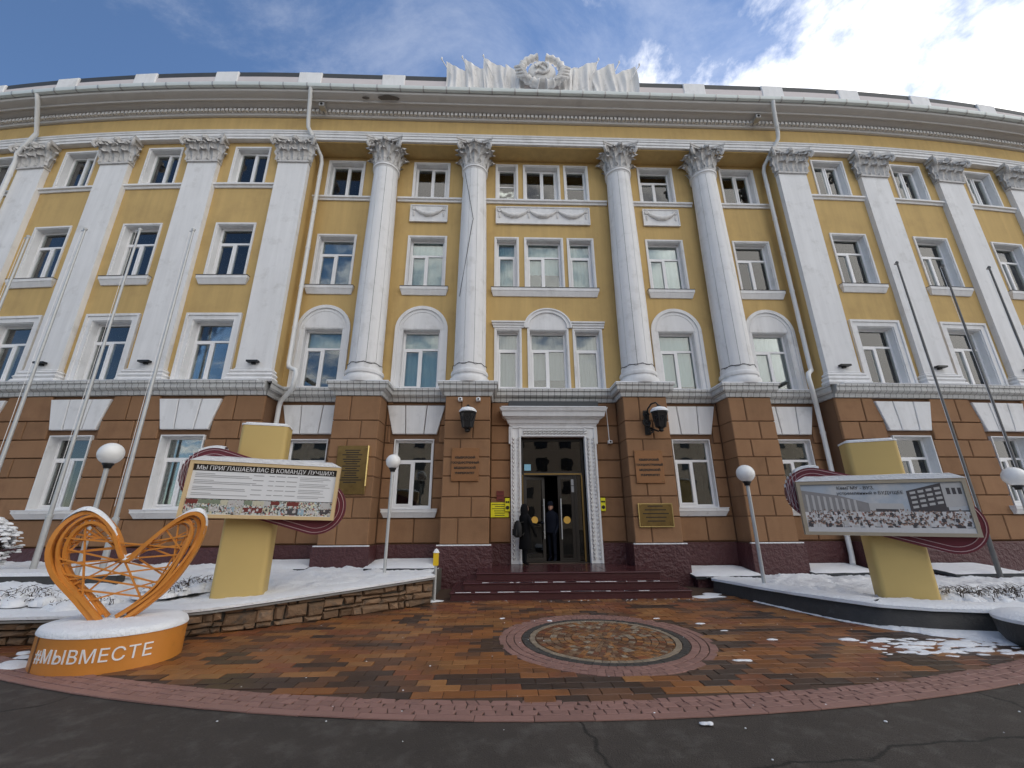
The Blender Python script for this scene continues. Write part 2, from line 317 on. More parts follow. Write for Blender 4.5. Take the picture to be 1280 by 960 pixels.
# ------------------------------------------------------------------ facade geometry
CC, KR = 7.735, 0.0123; RR = 1/KR; UW = 2.889; PW = 0.957; NB = 5; WY = 0.15; RY = 0.65; UEND = NB*UW+PW
def F(t, off=0.0):
    if abs(t) <= CC: return t, -off
    sg = 1 if t > 0 else -1; th = (abs(t)-CC)*KR
    return sg*(CC+(RR+off)*math.sin(th)), RR-(RR+off)*math.cos(th)
def frame(sg, u): x, y = F(sg*(CC+u)); return (x, y, 0), sg*u*KR
def sweep(mb, prof, t0, t1, closed=True, step=.7):
    ts = []; a = t0
    pts = sorted(set([t0, t1]+[q for q in (-CC, CC) if t0 < q < t1]))
    for p, q in zip(pts, pts[1:]):
        n = 1 if (abs(p) <= CC+1e-6 and abs(q) <= CC+1e-6) else max(1, int((q-p)/step))
        ts += [p+(q-p)*i/n for i in range(n)]
    ts.append(t1); n = len(prof); vs = []; fs = []
    for t in ts:
        for off, z in prof: x, y = F(t, off); vs.append((x, y, z))
    for i in range(len(ts)-1):
        for k in range(n if closed else n-1): fs.append((i*n+k, (i+1)*n+k, (i+1)*n+(k+1) % n, i*n+(k+1) % n))
    if closed: fs.append(tuple(range(n))); fs.append(tuple(range((len(ts)-1)*n+n-1, (len(ts)-1)*n-1, -1)))
    mb.add(vs, fs)
TE = CC+UEND
bld = thing('university_building', 'long yellow and brown four storey building with white columns and snowy ledges', 'building')
# ---- upper walls with openings
WIN = {4: (11.78, 13.18, .53), 3: (8.37, 10.2, .56), 2: (5.08, 6.96, .58)}
BANDS = [(5.0, 7.75, 2), (7.75, 10.9, 3), (10.9, 13.5, 4)]
def cells(mb, pt, xs, holes, z0, z1, hz):
    xe = sorted(set(xs+[a for h in holes for a in h]))
    for a, b in zip(xe, xe[1:]):
        m_ = (a+b)/2; hole = any(h[0] < m_ < h[1] for h in holes)
        for p, q in ([(z0, hz[0]), (hz[1], z1)] if hole else [(z0, hz[0]), (hz[0], hz[1]), (hz[1], z1)]):
            if q-p > 1e-4: mb.add([pt(a, p), pt(b, p), pt(b, q), pt(a, q)], [(0, 1, 2, 3)])
WU = [i*UW+1.93 for i in range(NB)]
for sg in (-1, 1):
    mb = MB()
    for z0, z1, fl in BANDS:
        a, b, hw = WIN[fl]
        cells(mb, lambda u, z: (*F(sg*(CC+u), -WY), z), [0, UEND]+[i*UW for i in range(NB+1)], [(u-hw, u+hw) for u in WU], z0, z1, (a, b))
    x0 = F(sg*CC, -WY)
    mb.add([(sg*CC, 0.0, 5.0), (sg*CC, RY+.02, 5.0), (sg*CC, RY+.02, 13.5), (sg*CC, 0.0, 13.5)], [(0, 1, 2, 3)])   # inner return of the wing
    obj('wall', mb, 'yellow_stucco', bld, recalc=False)
AX = -0.08
BX = [(-6.77, .62), (-3.89, .61), (3.83, .61), (6.74, .62)]      # side bays of the centre
TRI = {4: [(-1.66, -1.0), (-.72, .44), (.68, 1.42)], 3: [(-1.68, -1.0), (-.72, .44), (.67, 1.44)], 2: [(-1.66, -.95), (-.67, .47), (.70, 1.49)]}
mb = MB()
for z0, z1, fl in BANDS:
    a, b, hw = WIN[fl]; hw = {4: .565, 3: .57, 2: .57}[fl]
    cells(mb, lambda x, z: (x, RY, z), [-CC, CC], [(x-hw, x+hw) for x, _ in BX]+[t for t in TRI[fl]], z0, z1, (a, b))
obj('wall', mb, 'yellow_stucco', bld, recalc=False)
# back, roof and ends of the block
mb = MB(); mb.box(-22.5, 22.5, 13.0, 13.3, 0, 15.2); obj('rear_wall', mb, 'yellow_stucco', bld)
mb = MB(); sweep(mb, [(.24, 15.89), (.24, 16.10), (-3.0, 16.6), (-14.0, 16.6), (-14.0, 15.6), (-3.0, 15.6)], -TE, TE); obj('roof', mb, 'roof_dark', bld)
for sg in (-1, 1):
    x, y = F(sg*TE, 0); mb = MB(); mb.box(min(x-sg*.02, x-sg*.35), max(x-sg*.02, x-sg*.35), y+.15, 13.2, 0, 15.6); obj('end_wall', mb, 'yellow_stucco', bld)
# ---- entablature
mb = MB(); sweep(mb, [(-.9, 13.42), (.03, 13.42), (.03, 13.50), (.055, 13.51), (.055, 13.60), (.08, 13.61), (.08, 13.66), (.10, 13.68), (.11, 13.72), (-.9, 13.72)], -TE, TE); obj('architrave', mb, 'white_plaster', bld)
mb = MB(); mb.box(-CC, CC, .05, .75, 13.38, 13.42); obj('portico_soffit', mb, 'yellow_stucco', bld)
mb = MB(); sweep(mb, [(-.9, 13.722), (.0, 13.722), (.0, 14.36), (-.9, 14.36)], -TE, TE); obj('frieze', mb, 'yellow_stucco', bld)
cm = bpy.data.materials.new('cornice_worn'); 
mb = MB(); sweep(mb, [(-.9, 14.34), (.05, 14.34), (.09, 14.36), (.10, 14.41), (.11, 14.545), (.25, 14.565), (.30, 14.57), (.36, 14.585), (.40, 14.61), (.42, 14.575), (.45, 14.575), (.47, 14.62), (.60, 14.645), (.68, 14.68), (.70, 14.73), (.70, 14.86), (-.9, 15.12)], -TE, TE); obj('cornice', mb, 'cornice_grey', bld, smooth=25)
mb = MB(); t = -CC-13.0
while t < CC+13.0:
    (x, y), a = F(t, .10), (0 if abs(t) <= CC else (1 if t > 0 else -1)*(abs(t)-CC)*KR)
    q = MB(); q.box(-.042, .042, -.10, .02, 14.425, 14.535); mb.join(q, Matrix.Translation((x, y, 0)) @ Matrix.Rotation(a, 4, 'Z')); t += .135
kind(obj('dentils', mb, 'white_stone', bld, recalc=False), 'stuff')
# worn patch where plaster has come off the cornice
for cx, cz, rx, ry in ((-5.2, 0, .34, .13), (-5.95, 0, .12, .05), (-5.05, 0, .06, .04)):
    vs = [(cx+rx*math.cos(a)*(1+.25*noise.noise((cx+a, 3, 1))), -.57+ry*math.sin(a)*(1+.3*noise.noise((a, cx, 5))), 14.632+.045*math.sin(a)*ry/.13*.5) for a in [i*.314 for i in range(20)]]
    mb = MB(); mb.add(vs+[(x, y, z-.012) for x, y, z in vs], [tuple(range(20)), tuple(range(39, 19, -1))]+[(i, (i+1) % 20, 20+(i+1) % 20, 20+i) for i in range(20)]); mb.v = [(x, y, z-.006) for x, y, z in mb.v]
    obj('worn_patch', mb, 'worn_grey', bld)
# gutter with joints, snow behind it
gp = [(.66, 14.88), (.66, 14.82), (.69, 14.765), (.75, 14.74), (.81, 14.765), (.83, 14.82), (.83, 14.88), (.81, 14.88), (.80, 14.83), (.75, 14.78), (.70, 14.83), (.69, 14.88)]
mb = MB(); sweep(mb, gp, -TE, TE); gut = obj('gutter', mb, 'gutter_metal', bld, smooth=40)
me = None; t = -CC-12.6
while t < CC+12.6:
    (x, y), a = F(t), (0 if abs(t) <= CC else (1 if t > 0 else -1)*(abs(t)-CC)*KR)
    if me is None:
        q = MB(); n = len(gp[:7]); pr = [(o+(.012 if o > .7 else -.0), z-.012) for o, z in gp[:7]]; q.add([(-.02, -o, z) for o, z in pr]+[(.02, -o, z) for o, z in pr], [(i, i+1, n+i+1, n+i) for i in range(n-1)]); me = q.mesh('gutter_bracket', 'steel_grey', None, False)
    link('gutter_bracket', me, gut, (x, y, 0), a); t += .74
mb = MB(); sweep(mb, [(.30, 15.12), (.66, 14.86), (.72, 14.90), (.79, 14.91), (.70, 14.97), (.5, 15.14), (.30, 15.30)], -TE, TE, step=.35)
mb.v = [(x, y, z+.03*noise.noise((x*1.3, y, z*3))) for x, y, z in mb.v]; obj('snow_ridge', mb, 'snow', bld, smooth=60)
# ---- parapet
mb = MB(); sweep(mb, [(.27, 15.0), (.27, 15.86), (.0, 15.86), (.0, 15.0)], -TE, TE); obj('parapet_wall', mb, 'parapet_pink', bld)
me = None
for sg in (-1, 1):
    for i in range(7):
        t = sg*(5.22+2.80*i)
        (x, y), a = F(t, .30), (0 if abs(t) <= CC else (1 if t > 0 else -1)*(abs(t)-CC)*KR)
        if me is None: q = MB(); q.cbox(-.385, .385, 0, .34, 15.0, 16.07, .02); me = q.mesh('parapet_post', 'white_plaster')
        link('parapet_post', me, bld, (x, y, 0), a)
# ---- string course
SP = [(-.3, 4.70), (.03, 4.70), (.05, 4.76), (.05, 4.80), (.12, 4.83), (.16, 4.87), (.16, 4.97), (.20, 4.99), (.20, 5.045), (-.3, 5.06)]
def ledge_run(p0, p1, n0, n1, snow=True):   # plan polyline run between mitred ends
    m_ = MB(); n = len(SP); vs = []
    for p, nn in ((p0, n0), (p1, n1)):
        for off, z in SP: vs.append((p[0]+nn[0]*off, p[1]+nn[1]*off, z))
    m_.add(vs, [(k, n+k, n+(k+1) % n, (k+1) % n) for k in range(n)]+[tuple(range(n)), tuple(range(2*n-1, n-1, -1))]); return m_
PC = [-5.32, -2.40, 2.40, 5.32]; PH = .61
lm = MB(); sm = MB()
poly = [((-CC, .0), (1, -1))]; 
pts = [(-CC, 0.0)]
pts += [(-CC, RY)]
for p in PC: pts += [(p-PH, RY), (p-PH, 0), (p+PH, 0), (p+PH, RY)]
pts += [(CC, RY), (CC, 0.0)]
def nrm_at(i):
    def en(a, b): d = Vector((b[0]-a[0], b[1]-a[1])).normalized(); return Vector((d.y, -d.x))
    if i == 0: e1 = Vector((0, -1)); e2 = en(pts[0], pts[1])
    elif i == len(pts)-1: e1 = en(pts[-2], pts[-1]); e2 = Vector((0, -1))
    else: e1 = en(pts[i-1], pts[i]); e2 = en(pts[i], pts[i+1])
    return (e1.x+e2.x, e1.y+e2.y)
SPC = [(o if o > 0 else o, z) for o, z in SP]
n = len(SP); vs = []; fs = []
for i, p in enumerate(pts):
    nn = nrm_at(i)
    for off, z in SP:
        off = max(off, -.1); vs.append((p[0]+nn[0]*off, p[1]+nn[1]*off, z))
for i in range(len(pts)-1):
    for k in range(n): fs.append((i*n+k, (i+1)*n+k, (i+1)*n+(k+1) % n, i*n+(k+1) % n))
lm.add(vs, fs); obj('string_course', lm, 'ledge_tile', bld)
for sg in (-1, 1):
    mb = MB(); t0, t1 = sorted((sg*CC, sg*TE)); sweep(mb, SP, t0, t1); obj('string_course', mb, 'ledge_tile', bld)
    mb = MB(); sweep(mb, [(-.13, 5.055), (.205, 5.048), (.215, 5.07), (.18, 5.085), (-.13, 5.09)], *((t0+.2, t1) if sg > 0 else (t0, t1-.2)), step=.35)
    mb.v = [(x, y, z+(.012*noise.noise((x*2, y*2, 0)) if z > 5.06 else 0)) for x, y, z in mb.v]; obj('ledge_snow', mb, 'snow', bld, smooth=50)
for p in PC:
    mb = MB(); mb.box(p-PH-.2, p+PH+.2, -.205, .45, 5.047, 5.075); obj('ledge_snow', mb, 'snow', bld)
for x0, x1 in ((-CC, PC[0]-PH-.2), (PC[0]+PH+.2, PC[1]-PH-.2), (PC[1]+PH+.2, PC[2]-PH-.2), (PC[2]+PH+.2, PC[3]-PH-.2), (PC[3]+PH+.2, CC)):
    mb = MB(); mb.box(x0, x1, .447, RY, 5.049, 5.072); obj('ledge_snow', mb, 'snow', bld)
# the storey band under the top windows
for sg in (-1, 1):
    for i in range(NB):
        t0, t1 = sorted((sg*(CC+i*UW+PW), sg*(CC+(i+1)*UW))); mb = MB(); sweep(mb, [(-.16, 11.57), (-.11, 11.57), (-.09, 11.63), (-.04, 11.65), (-.04, 11.71), (-.16, 11.73)], t0, t1); obj('storey_band', mb, 'white_plaster', bld)
edges = [-CC, PC[0]-.36, PC[0]+.36, PC[1]-.36, PC[1]+.36, PC[2]-.36, PC[2]+.36, PC[3]-.36, PC[3]+.36, CC]
for a, b in zip(edges[::2], edges[1::2]):
    mb = MB(); n = 6; pr = [(RY+.01, 11.57), (RY-.05, 11.57), (RY-.06, 11.63), (RY-.11, 11.65), (RY-.11, 11.71), (RY+.01, 11.73)]
    mb.add([(a, y, z) for y, z in pr]+[(b, y, z) for y, z in pr], [(k, n+k, n+(k+1) % n, (k+1) % n) for k in range(n)]+[tuple(range(n)), tuple(range(2*n-1, n-1, -1))]); obj('storey_band', mb, 'white_plaster', bld)

# ------------------------------------------------------------------ capitals, pilasters, columns
def leaf(mb, mx, h, w, curl, rows=7):
    vs = []; cols = 5
    for j in range(rows+1):
        s = j/rows
        z = h*(1.06*math.sin(min(s, 1)*1.75)/math.sin(1.55)) if s < .88 else h*(1.06*math.sin(.88*1.75)/math.sin(1.55))-(s-.88)*h*1.0
        out = curl*(s**2.6)*1.0+.02*math.sin(s*3)
        ww = w*(.62+.55*math.sin(math.pi*min(s*.9+.08, 1)))*(1.0 if s < .8 else 1-(s-.8)*3.2)*(1+.24*math.cos(s*21))
        for i in range(cols):
            c = (i/(cols-1)-.5)*2
            vs.append(mx @ Vector((c*ww*.5, -(out+(.050 if i == 2 else (.0 if i in (1, 3) else .022))-.05*abs(c)**2*s), z-.03*abs(c)*s)))
    n = cols; mb.add(vs, [(j*n+i, j*n+i+1, (j+1)*n+i+1, (j+1)*n+i) for j in range(rows) for i in range(n-1)])
def volute(mb, c, d, r=.13, w=.045):
    d = Vector(d).normalized(); pts = []; rad = []
    for k in range(22):
        a = k*.42; rr = r*(1-k/25); pts.append(Vector(c)+d*(rr*math.cos(a-1.3))+Vector((0, 0, rr*math.sin(a-1.3)))); rad.append(w*(1-.5*k/22))
    mb.tube(pts, rad, 6)
def abacus(mb, hw, z0, z1, depth0=None, dent=.16, y1=None):
    pl = []
    sides = [((-hw, -hw), (hw, -hw)), ((hw, -hw), (hw, hw)), ((hw, hw), (-hw, hw)), ((-hw, hw), (-hw, -hw))]
    for (a, b) in sides:
        for k in range(8):
            s = k/8; x = a[0]+(b[0]-a[0])*s; y = a[1]+(b[1]-a[1])*s; q = dent*math.sin(math.pi*s); n_ = Vector((-(b[1]-a[1]), (b[0]-a[0]))).normalized(); x += n_.x*q; y += n_.y*q; pl.append((x, y))
    if y1 is not None: pl = [(x, min(y, y1)) for x, y in pl]
    mb.prismz(pl, z0, (z0+z1)/2); mb.prismz([(x*1.06, y*1.06 if y < 0 or y1 is None else y) for x, y in pl], (z0+z1)/2+.001, z1)
CH = .95
def cap_round():
    mb = MB(); r = .36
    mb.lathe([(r+.03, 0), (r+.07, .02), (r+.07, .06), (r+.02, .08), (r-.05, .1), (r-.08, .5), (r-.04, .7), (r+.06, .84)], 28)
    for k in range(8):
        a = 2*math.pi*k/8; leaf(mb, Matrix.Rotation(a, 4, 'Z') @ Matrix.Translation((0, -r-.01, .09)), .37, .235, .27)
        leaf(mb, Matrix.Rotation(a+math.pi/8, 4, 'Z') @ Matrix.Translation((0, -r+.01, .12)), .62, .215, .33)
        leaf(mb, Matrix.Rotation(a, 4, 'Z') @ Matrix.Translation((0, -r-.01, .46)), .34, .14, .28)
    for k in range(4):
        a = math.pi/4+k*math.pi/2; d = (math.cos(a), math.sin(a), 0); volute(mb, (d[0]*.62, d[1]*.62, .72), d, .145, .05)
        b = k*math.pi/2
        for s_ in (-1, 1):
            d2 = Vector((math.cos(b+s_*.36), math.sin(b+s_*.36), 0)); volute(mb, tuple(d2*.52+Vector((0, 0, .73))), (-math.sin(b)*s_, math.cos(b)*s_, 0), .075, .028)
        mb.lathe([(.02, .78), (.085, .82), (.10, .88), (.06, .95)], 8, math.cos(b)*.49, math.sin(b)*.49)
    abacus(mb, .565, CH-.12, CH); return mb
def cap_flat():
    mb = MB(); hw = PW/2; yb = .16
    mb.box(-hw-.03, hw+.03, -.05, yb, 0, .06); mb.box(-hw, hw, -.005, yb, .06, .5); mb.hexa([(-hw, -.005, .5), (hw, -.005, .5), (hw, yb, .5), (-hw, yb, .5), (-hw-.08, -.10, .84), (hw+.08, -.10, .84), (hw+.08, yb, .84), (-hw-.08, yb, .84)])
    for i in range(3): leaf(mb, Matrix.Translation((-.33+.33*i, .0, .06)), .36, .30, .22)
    for x in (-.48, -.165, .165, .48): leaf(mb, Matrix.Translation((x, .0, .10)), .60, .26, .25)
    for i in range(3): leaf(mb, Matrix.Translation((-.33+.33*i, -.02, .38)), .34, .20, .14)
    for sg in (-1, 1):
        for h in (.34, .6): leaf(mb, Matrix.Translation((sg*(hw+.005), .07, .08)) @ Matrix.Rotation(sg*math.pi/2, 4, 'Z'), h, .2, .15)
        volute(mb, (sg*.58, -.16, .71), (sg*.75, -.65, 0), .15, .05); volute(mb, (sg*.16, -.13, .73), (-sg, 0, 0), .085, .03)
    mb.lathe([(.02, .76), (.09, .8), (.11, .87), (.06, .95)], 8, 0, -.14)
    pl = [(-hw-.17, -.22)]+[(-hw-.12+(2*hw+.24)*k/8, -.20+.13*math.sin(math.pi*k/8)) for k in range(9)]+[(hw+.17, -.22), (hw+.12, yb), (-hw-.12, yb)]
    mb.prismz(pl, CH-.12, CH); return mb
capR = cap_round().mesh('capital', 'capital_stone', 35, False); capF = cap_flat().mesh('capital', 'capital_stone', 35, False)
pm = MB(); pm.box(-PW/2, PW/2, 0, .16, 5.45, 12.48); pmesh = pm.mesh('pilaster', 'white_plaster')
bm_ = MB(); h = PW/2
for z0, z1, e in ((5.06, 5.17, .15), (5.17, 5.19, .10), (5.19, 5.29, .125), (5.29, 5.31, .06), (5.31, 5.40, .09), (5.40, 5.46, .03)):
    e0 = e-.03 if z1-z0 > .05 else e
    bm_.hexa([(-h-e0, -e0, z0), (h+e0, -e0, z0), (h+e0, .16, z0), (-h-e0, .16, z0), (-h-e, -e, (z0+z1)/2), (h+e, -e, (z0+z1)/2), (h+e, .16, (z0+z1)/2), (-h-e, .16, (z0+z1)/2)])
    bm_.hexa([(-h-e, -e, (z0+z1)/2), (h+e, -e, (z0+z1)/2), (h+e, .16, (z0+z1)/2), (-h-e, .16, (z0+z1)/2), (-h-e0, -e0, z1), (h+e0, -e0, z1), (h+e0, .16, z1), (-h-e0, .16, z1)])
bmesh_p = bm_.mesh('base', 'white_plaster', 40)
fl = MB(); fl.box(-.15, .15, -.14, -.02, 5.60, 5.65); fl.box(-.05, .05, -.06, .0, 5.56, 5.60)
flm = fl.mesh('floodlight', 'iron_black')
for sg in (-1, 1):
    for i in range(NB+1):
        l, a = frame(sg, i*UW+PW/2); p = link('pilaster', pmesh, bld, l, a); link('capital', capF, p, (0, 0, 12.47)); link('base', bmesh_p, p)
        f_ = link('floodlight', flm, None, l, a); tag(f_, 'small black floodlight on the '+('corner', 'second', 'third', 'fourth', 'fifth', 'sixth')[i]+' pilaster from the downpipe on the '+('heart' if sg < 0 else 'crowd photo')+' side', 'floodlight', 'facade floodlights')
NP_ = 10
def shaft_r(z): s = (z-5.55)/(12.47-5.55); return .445*(1-s)+.372*s+.018*math.sin(math.pi*s)
pan = MB(); zz = [5.62, 7.5, 9.4, 11.2, 12.36]
for g in range(1):
    a0, a1 = -math.pi/NP_+.011, math.pi/NP_-.011; vs = []
    for j, z in enumerate(zz+[12.44]):
        for k in range(4):
            a = a0+(a1-a0)*k/3; r = shaft_r(z)*(1.0+.012*math.cos((k/3-.5)*math.pi)); f = 1 if j < len(zz) else .25
            a *= f; vs.append((r*math.sin(a), -r*math.cos(a), z))
    nr = len(zz)+1; n0 = len(vs); inn = [(x*.93, y*.93, z) for x, y, z in vs]
    fs = [(j*4+k, j*4+k+1, (j+1)*4+k+1, (j+1)*4+k) for j in range(nr-1) for k in range(3)]
    fs += [(n0+j*4, j*4, (j+1)*4, n0+(j+1)*4) for j in range(nr-1)]+[(j*4+3, n0+j*4+3, n0+(j+1)*4+3, (j+1)*4+3) for j in range(nr-1)]
    pan.add(vs+inn, fs)
panm = pan.mesh('shaft_panel', 'white_plaster', 30)
cb = MB(); cb.lathe([(.545, 5.06), (.56, 5.12), (.56, 5.18), (.545, 5.23), (.50, 5.24), (.475, 5.29), (.475, 5.32), (.51, 5.33), (.525, 5.38), (.51, 5.43), (.47, 5.45), (.465, 5.60)], 36); cbm = cb.mesh('base', 'white_plaster', 40)
core = MB(); core.lathe([(.435, 5.5), (.365, 12.44)], 20); corem = core.mesh('column', ['seam'], 40)
ring = MB(); ring.lathe([(.37, 12.36), (.385, 12.37), (.39, 12.40), (.425, 12.42), (.425, 12.48), (.39, 12.49)], 28); ringm = ring.mesh('necking', 'white_plaster', 40)
def wire(mb_pts, parent): mb = MB(); mb.tube(mb_pts, .008, 4); return obj('lightning_wire', mb, 'iron_black', parent)
for i, x in enumerate(PC):
    c = link('column', corem, bld, (x, .30, 0)); link('capital', capR, c, (0, 0, 12.47)); link('base', cbm, c); link('necking', ringm, c)
    for k in range(NP_): link('shaft_panel', panm, c, (0, 0, 0), 2*math.pi*k/NP_)
    w_ = [(.475*math.sin(a), -.475*math.cos(a), 5.60+.03*math.sin(a*9+i)) for a in [-1.6+.2*q for q in range(17)]]; wire(w_, c)
    if i == 1: wire([(-.30, -.33, 12.2), (-.13, -.41, 11.2), (.02, -.445, 10.3), (.0, -.44, 10.25), (-.12, -.42, 9.3), (-.33, -.32, 7.7)], c)

# ------------------------------------------------------------------ windows
WC = {}
def bars(mb, x0, x1, z0, z1, y0, y1, t):   # rectangular frame
    mb.box(x0, x1, y0, y1, z0, z0+t); mb.box(x0, x1, y0, y1, z1-t, z1); mb.box(x0, x0+t, y0, y1, z0+t, z1-t); mb.box(x1-t, x1, y0, y1, z0+t, z1-t)
def window(loc, rz, hw, h, lay, sur=None, depth=.18, blind=None, drop=1.0, parent=bld, sillw=None):
    """local: x across, y inward from wall face, z=0 at the foot of the opening; lay: 'two','tee','single','teeL'"""
    key = (round(hw, 3), round(h, 3), lay, sur, depth)
    if key not in WC:
        m = MB()
        t = .025; m.box(-hw, -hw+t, -.004, depth+.08, 0, h); m.box(hw-t, hw, -.004, depth+.08, 0, h); m.box(-hw+t, hw-t, -.004, depth+.08, h-t, h); m.box(-hw+t, hw-t, -.004, depth+.08, 0, t)
        if sur == 'thin':
            for a, b in ((-hw-.055, -hw), (hw, hw+.055)): m.box(a, b, -.03, .01, 0, h+.055)
            m.box(-hw, hw, -.03, .01, h, h+.055)
        if sur == 'wide':   # two-step moulded casing
            for e0, e1, y in ((0, .13, -.035), (.13, .20, -.065)):
                m.box(-hw-e1, -hw-e0, y, .01, 0, h+e1); m.box(hw+e0, hw+e1, y, .01, 0, h+e1); m.box(-hw-e0, hw+e0, y, .01, h+e0, h+e1)
        if sur == 'arch':
            ro, ri = .78, .68; zc = 6.93-WIN[2][0]; n = 20
            for r0, r1, y in ((0, ri, -.02), (ri, ro, -.06)):
                out = [(r1*math.cos(math.pi*k/n), zc+r1*math.sin(math.pi*k/n)) for k in range(n+1)]
                if r0 == 0: m.prism([(-ri, h+.001), (ri, h+.001)]+[(x, max(z, h+.002)) for x, z in out], y, .01)
                else:
                    for k in range(n):
                        a, b = math.pi*k/n, math.pi*(k+1)/n; q = [(r0*math.cos(a), zc+r0*math.sin(a)), (r1*math.cos(a), zc+r1*math.sin(a)), (r1*math.cos(b), zc+r1*math.sin(b)), (r0*math.cos(b), zc+r0*math.sin(b))]; m.prism(q, y, .01)
                    for sg in (-1, 1): m.box(min(sg*r0, sg*r1), max(sg*r0, sg*r1), y, .01, 0, zc)
            for sg in (-1, 1): m.box(min(sg*hw, sg*ri), max(sg*hw, sg*ri), -.02, .01, 0, h+.0)
            for k in range(n):   # inner bead on the blind arch
                a, b = math.pi*k/n, math.pi*(k+1)/n; q = [(.58*math.cos(a), zc+.58*math.sin(a)), (.62*math.cos(a), zc+.62*math.sin(a)), (.62*math.cos(b), zc+.62*math.sin(b)), (.58*math.cos(b), zc+.58*math.sin(b))]; m.prism(q, -.035, -.02)
        f = MB(); y0, y1 = depth-.0, depth+.07; e = .025; bars(f, -hw+e, hw-e, e, h-e, y0, y1, .06); P = []
        x0, x1, z0, z1 = -hw+e+.06, hw-e-.06, e+.06, h-e-.06
        def sash(a, b, c, d): bars(f, a, b, c, d, y0-.02, y1-.02, .045); P.append((a+.045, b-.045, c+.045, d-.045))
        if lay == 'two': f.box(-.03, .03, y0, y1, z0, z1); P.append((x0, -.03, z0, z1)); sash(.03, x1, z0, z1)
        elif lay == 'tee':
            zt = z0+(z1-z0)*.70; f.box(x0, x1, y0, y1, zt-.03, zt+.03); P.append((x0, x1, zt+.03, z1)); f.box(-.03, .03, y0, y1, z0, zt-.03); sash(x0, -.03, z0, zt-.03); P.append((.03, x1, z0, zt-.03))
        elif lay == 'single': zt = z0+(z1-z0)*.70; f.box(x0, x1, y0, y1, zt-.03, zt+.03); P.append((x0, x1, zt+.03, z1)); sash(x0, x1, z0, zt-.03)
        elif lay == 'hopper': zt = z0+(z1-z0)*.46; f.box(x0, x1, y0, y1, zt-.02, zt+.02); P.append((x0, x1, zt+.02, z1)); P.append((x0, x1, z0, zt-.02))
        pm_ = []
        for a, b, c, d in P: q = MB(); q.box(a-.005, b+.005, depth+.02, depth+.032, c-.005, d+.005); pm_.append(q.mesh('pane', 'window_glass'))
        r_ = MB(); r_.box(-hw-.15, hw+.15, depth+.62, depth+.66, -.1, h+.1)  # near-black box puts the unlit room's darkness into its colour
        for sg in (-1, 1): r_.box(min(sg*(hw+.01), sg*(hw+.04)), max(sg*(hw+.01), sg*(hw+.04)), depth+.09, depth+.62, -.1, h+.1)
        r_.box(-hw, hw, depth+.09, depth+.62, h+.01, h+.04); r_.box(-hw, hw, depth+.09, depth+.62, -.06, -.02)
        WC[key] = (m.mesh('window', 'white_plaster', None), f.mesh('window_frame', 'pvc'), pm_, r_.mesh('dark_room_box', 'interior_dark'))
    a, b, c, d = WC[key]
    w = link('window', a, parent, loc, rz); link('window_frame', b, w); link('dark_room_box', d, w)
    for q in c: link('pane', q, w)
    if blind is not None:
        q = MB(); nv = 8; q.grid(lambda s, t_: (-hw+.03+(2*hw-.06)*s, depth+.16+.012*math.sin(s*40), h-.03-(h-.06)*drop*t_), 24, 1); obj('blind', q, BLINDS[blind], w, smooth=60, recalc=False)  # also hangs the dark sheets that paint room shade
    return w
def sill(w, hw, z0, z1, mt='white_plaster', proud=.12):
    mb = MB(); mb.box(-hw, hw, -proud, .06, (z0*.4+z1*.6), z1-.012); mb.hexa([(-hw+.06, -proud*.35, z0), (hw-.06, -proud*.35, z0), (hw-.06, .02, z0), (-hw+.06, .02, z0), (-hw+.01, -proud+.01, z0*.4+z1*.6), (hw-.01, -proud+.01, z0*.4+z1*.6), (hw-.01, .02, z0*.4+z1*.6), (-hw+.01, .02, z0*.4+z1*.6)])
    o = obj('sill', mb, mt, w); q = MB(); q.box(-hw-.01, hw+.01, -proud-.015, .06, z1-.012, z1); obj('sill_flashing', q, 'seam' if mt == 'white_plaster' else 'snow', w); return o
def wing_xy(sg, u, off): l, a = frame(sg, u); c, s_ = math.cos(a), math.sin(a); return (l[0]-s_*(-off), l[1]+c*(-off), 0), a
bl4 = [None, 3, None, 3, None]; bl3 = [1, 3, 3, None, 1]; bl2 = [1, 4, 0, 0, 1]
for sg in (-1, 1):
    for i, u in enumerate(WU):
        l, a = wing_xy(sg, u, -WY)
        def at(z): return (l[0], l[1], z)
        w = window(at(WIN[4][0]), a, WIN[4][2], WIN[4][1]-WIN[4][0], 'two', 'thin', blind=bl4[i] if sg < 0 else None)
        w = window(at(WIN[3][0]), a, WIN[3][2], WIN[3][1]-WIN[3][0], 'tee', 'thin', blind=bl3[i] if sg < 0 else [None, 2, 3, None, 1][i], drop=.85 if i == 0 else (.3 if sg < 0 else 1)); sill(w, .74, -.27, -.002)
        window(at(WIN[2][0]), a, WIN[2][2], WIN[2][1]-WIN[2][0], 'tee', 'wide', blind=bl2[i] if sg < 0 else [None, 4, None, 1, None][i], drop=.31 if (i in (0, 1) and sg < 0) else 1)
b3 = {0: (4, 1), 1: (0, .95), 2: (0, .9), 3: (2, .7)}; b2 = {0: (0, .31), 1: (0, 1), 2: (0, .9), 3: (2, .8)}; b4 = {0: (None, 1), 1: (None, 1), 2: (3, 1), 3: (2, .5)}
for i, (x, _) in enumerate(BX):
    window((x, RY, WIN[4][0]), 0, .565, 1.40, 'two' if i != 2 else 'tee', 'thin', blind=b4[i][0], drop=b4[i][1])
    w = window((x, RY, WIN[3][0]), 0, .57, 1.83, 'tee', 'thin', blind=b3[i][0], drop=b3[i][1]); sill(w, .73, -.28, -.002)
    window((x, RY, WIN[2][0]), 0, .57, 1.88, 'tee', 'arch', blind=b2[i][0], drop=b2[i][1])
for k, (a, b) in enumerate(TRI[4]): window(((a+b)/2, RY, WIN[4][0]), 0, (b-a)/2, 1.40, 'two' if k == 1 else 'hopper', 'thin')
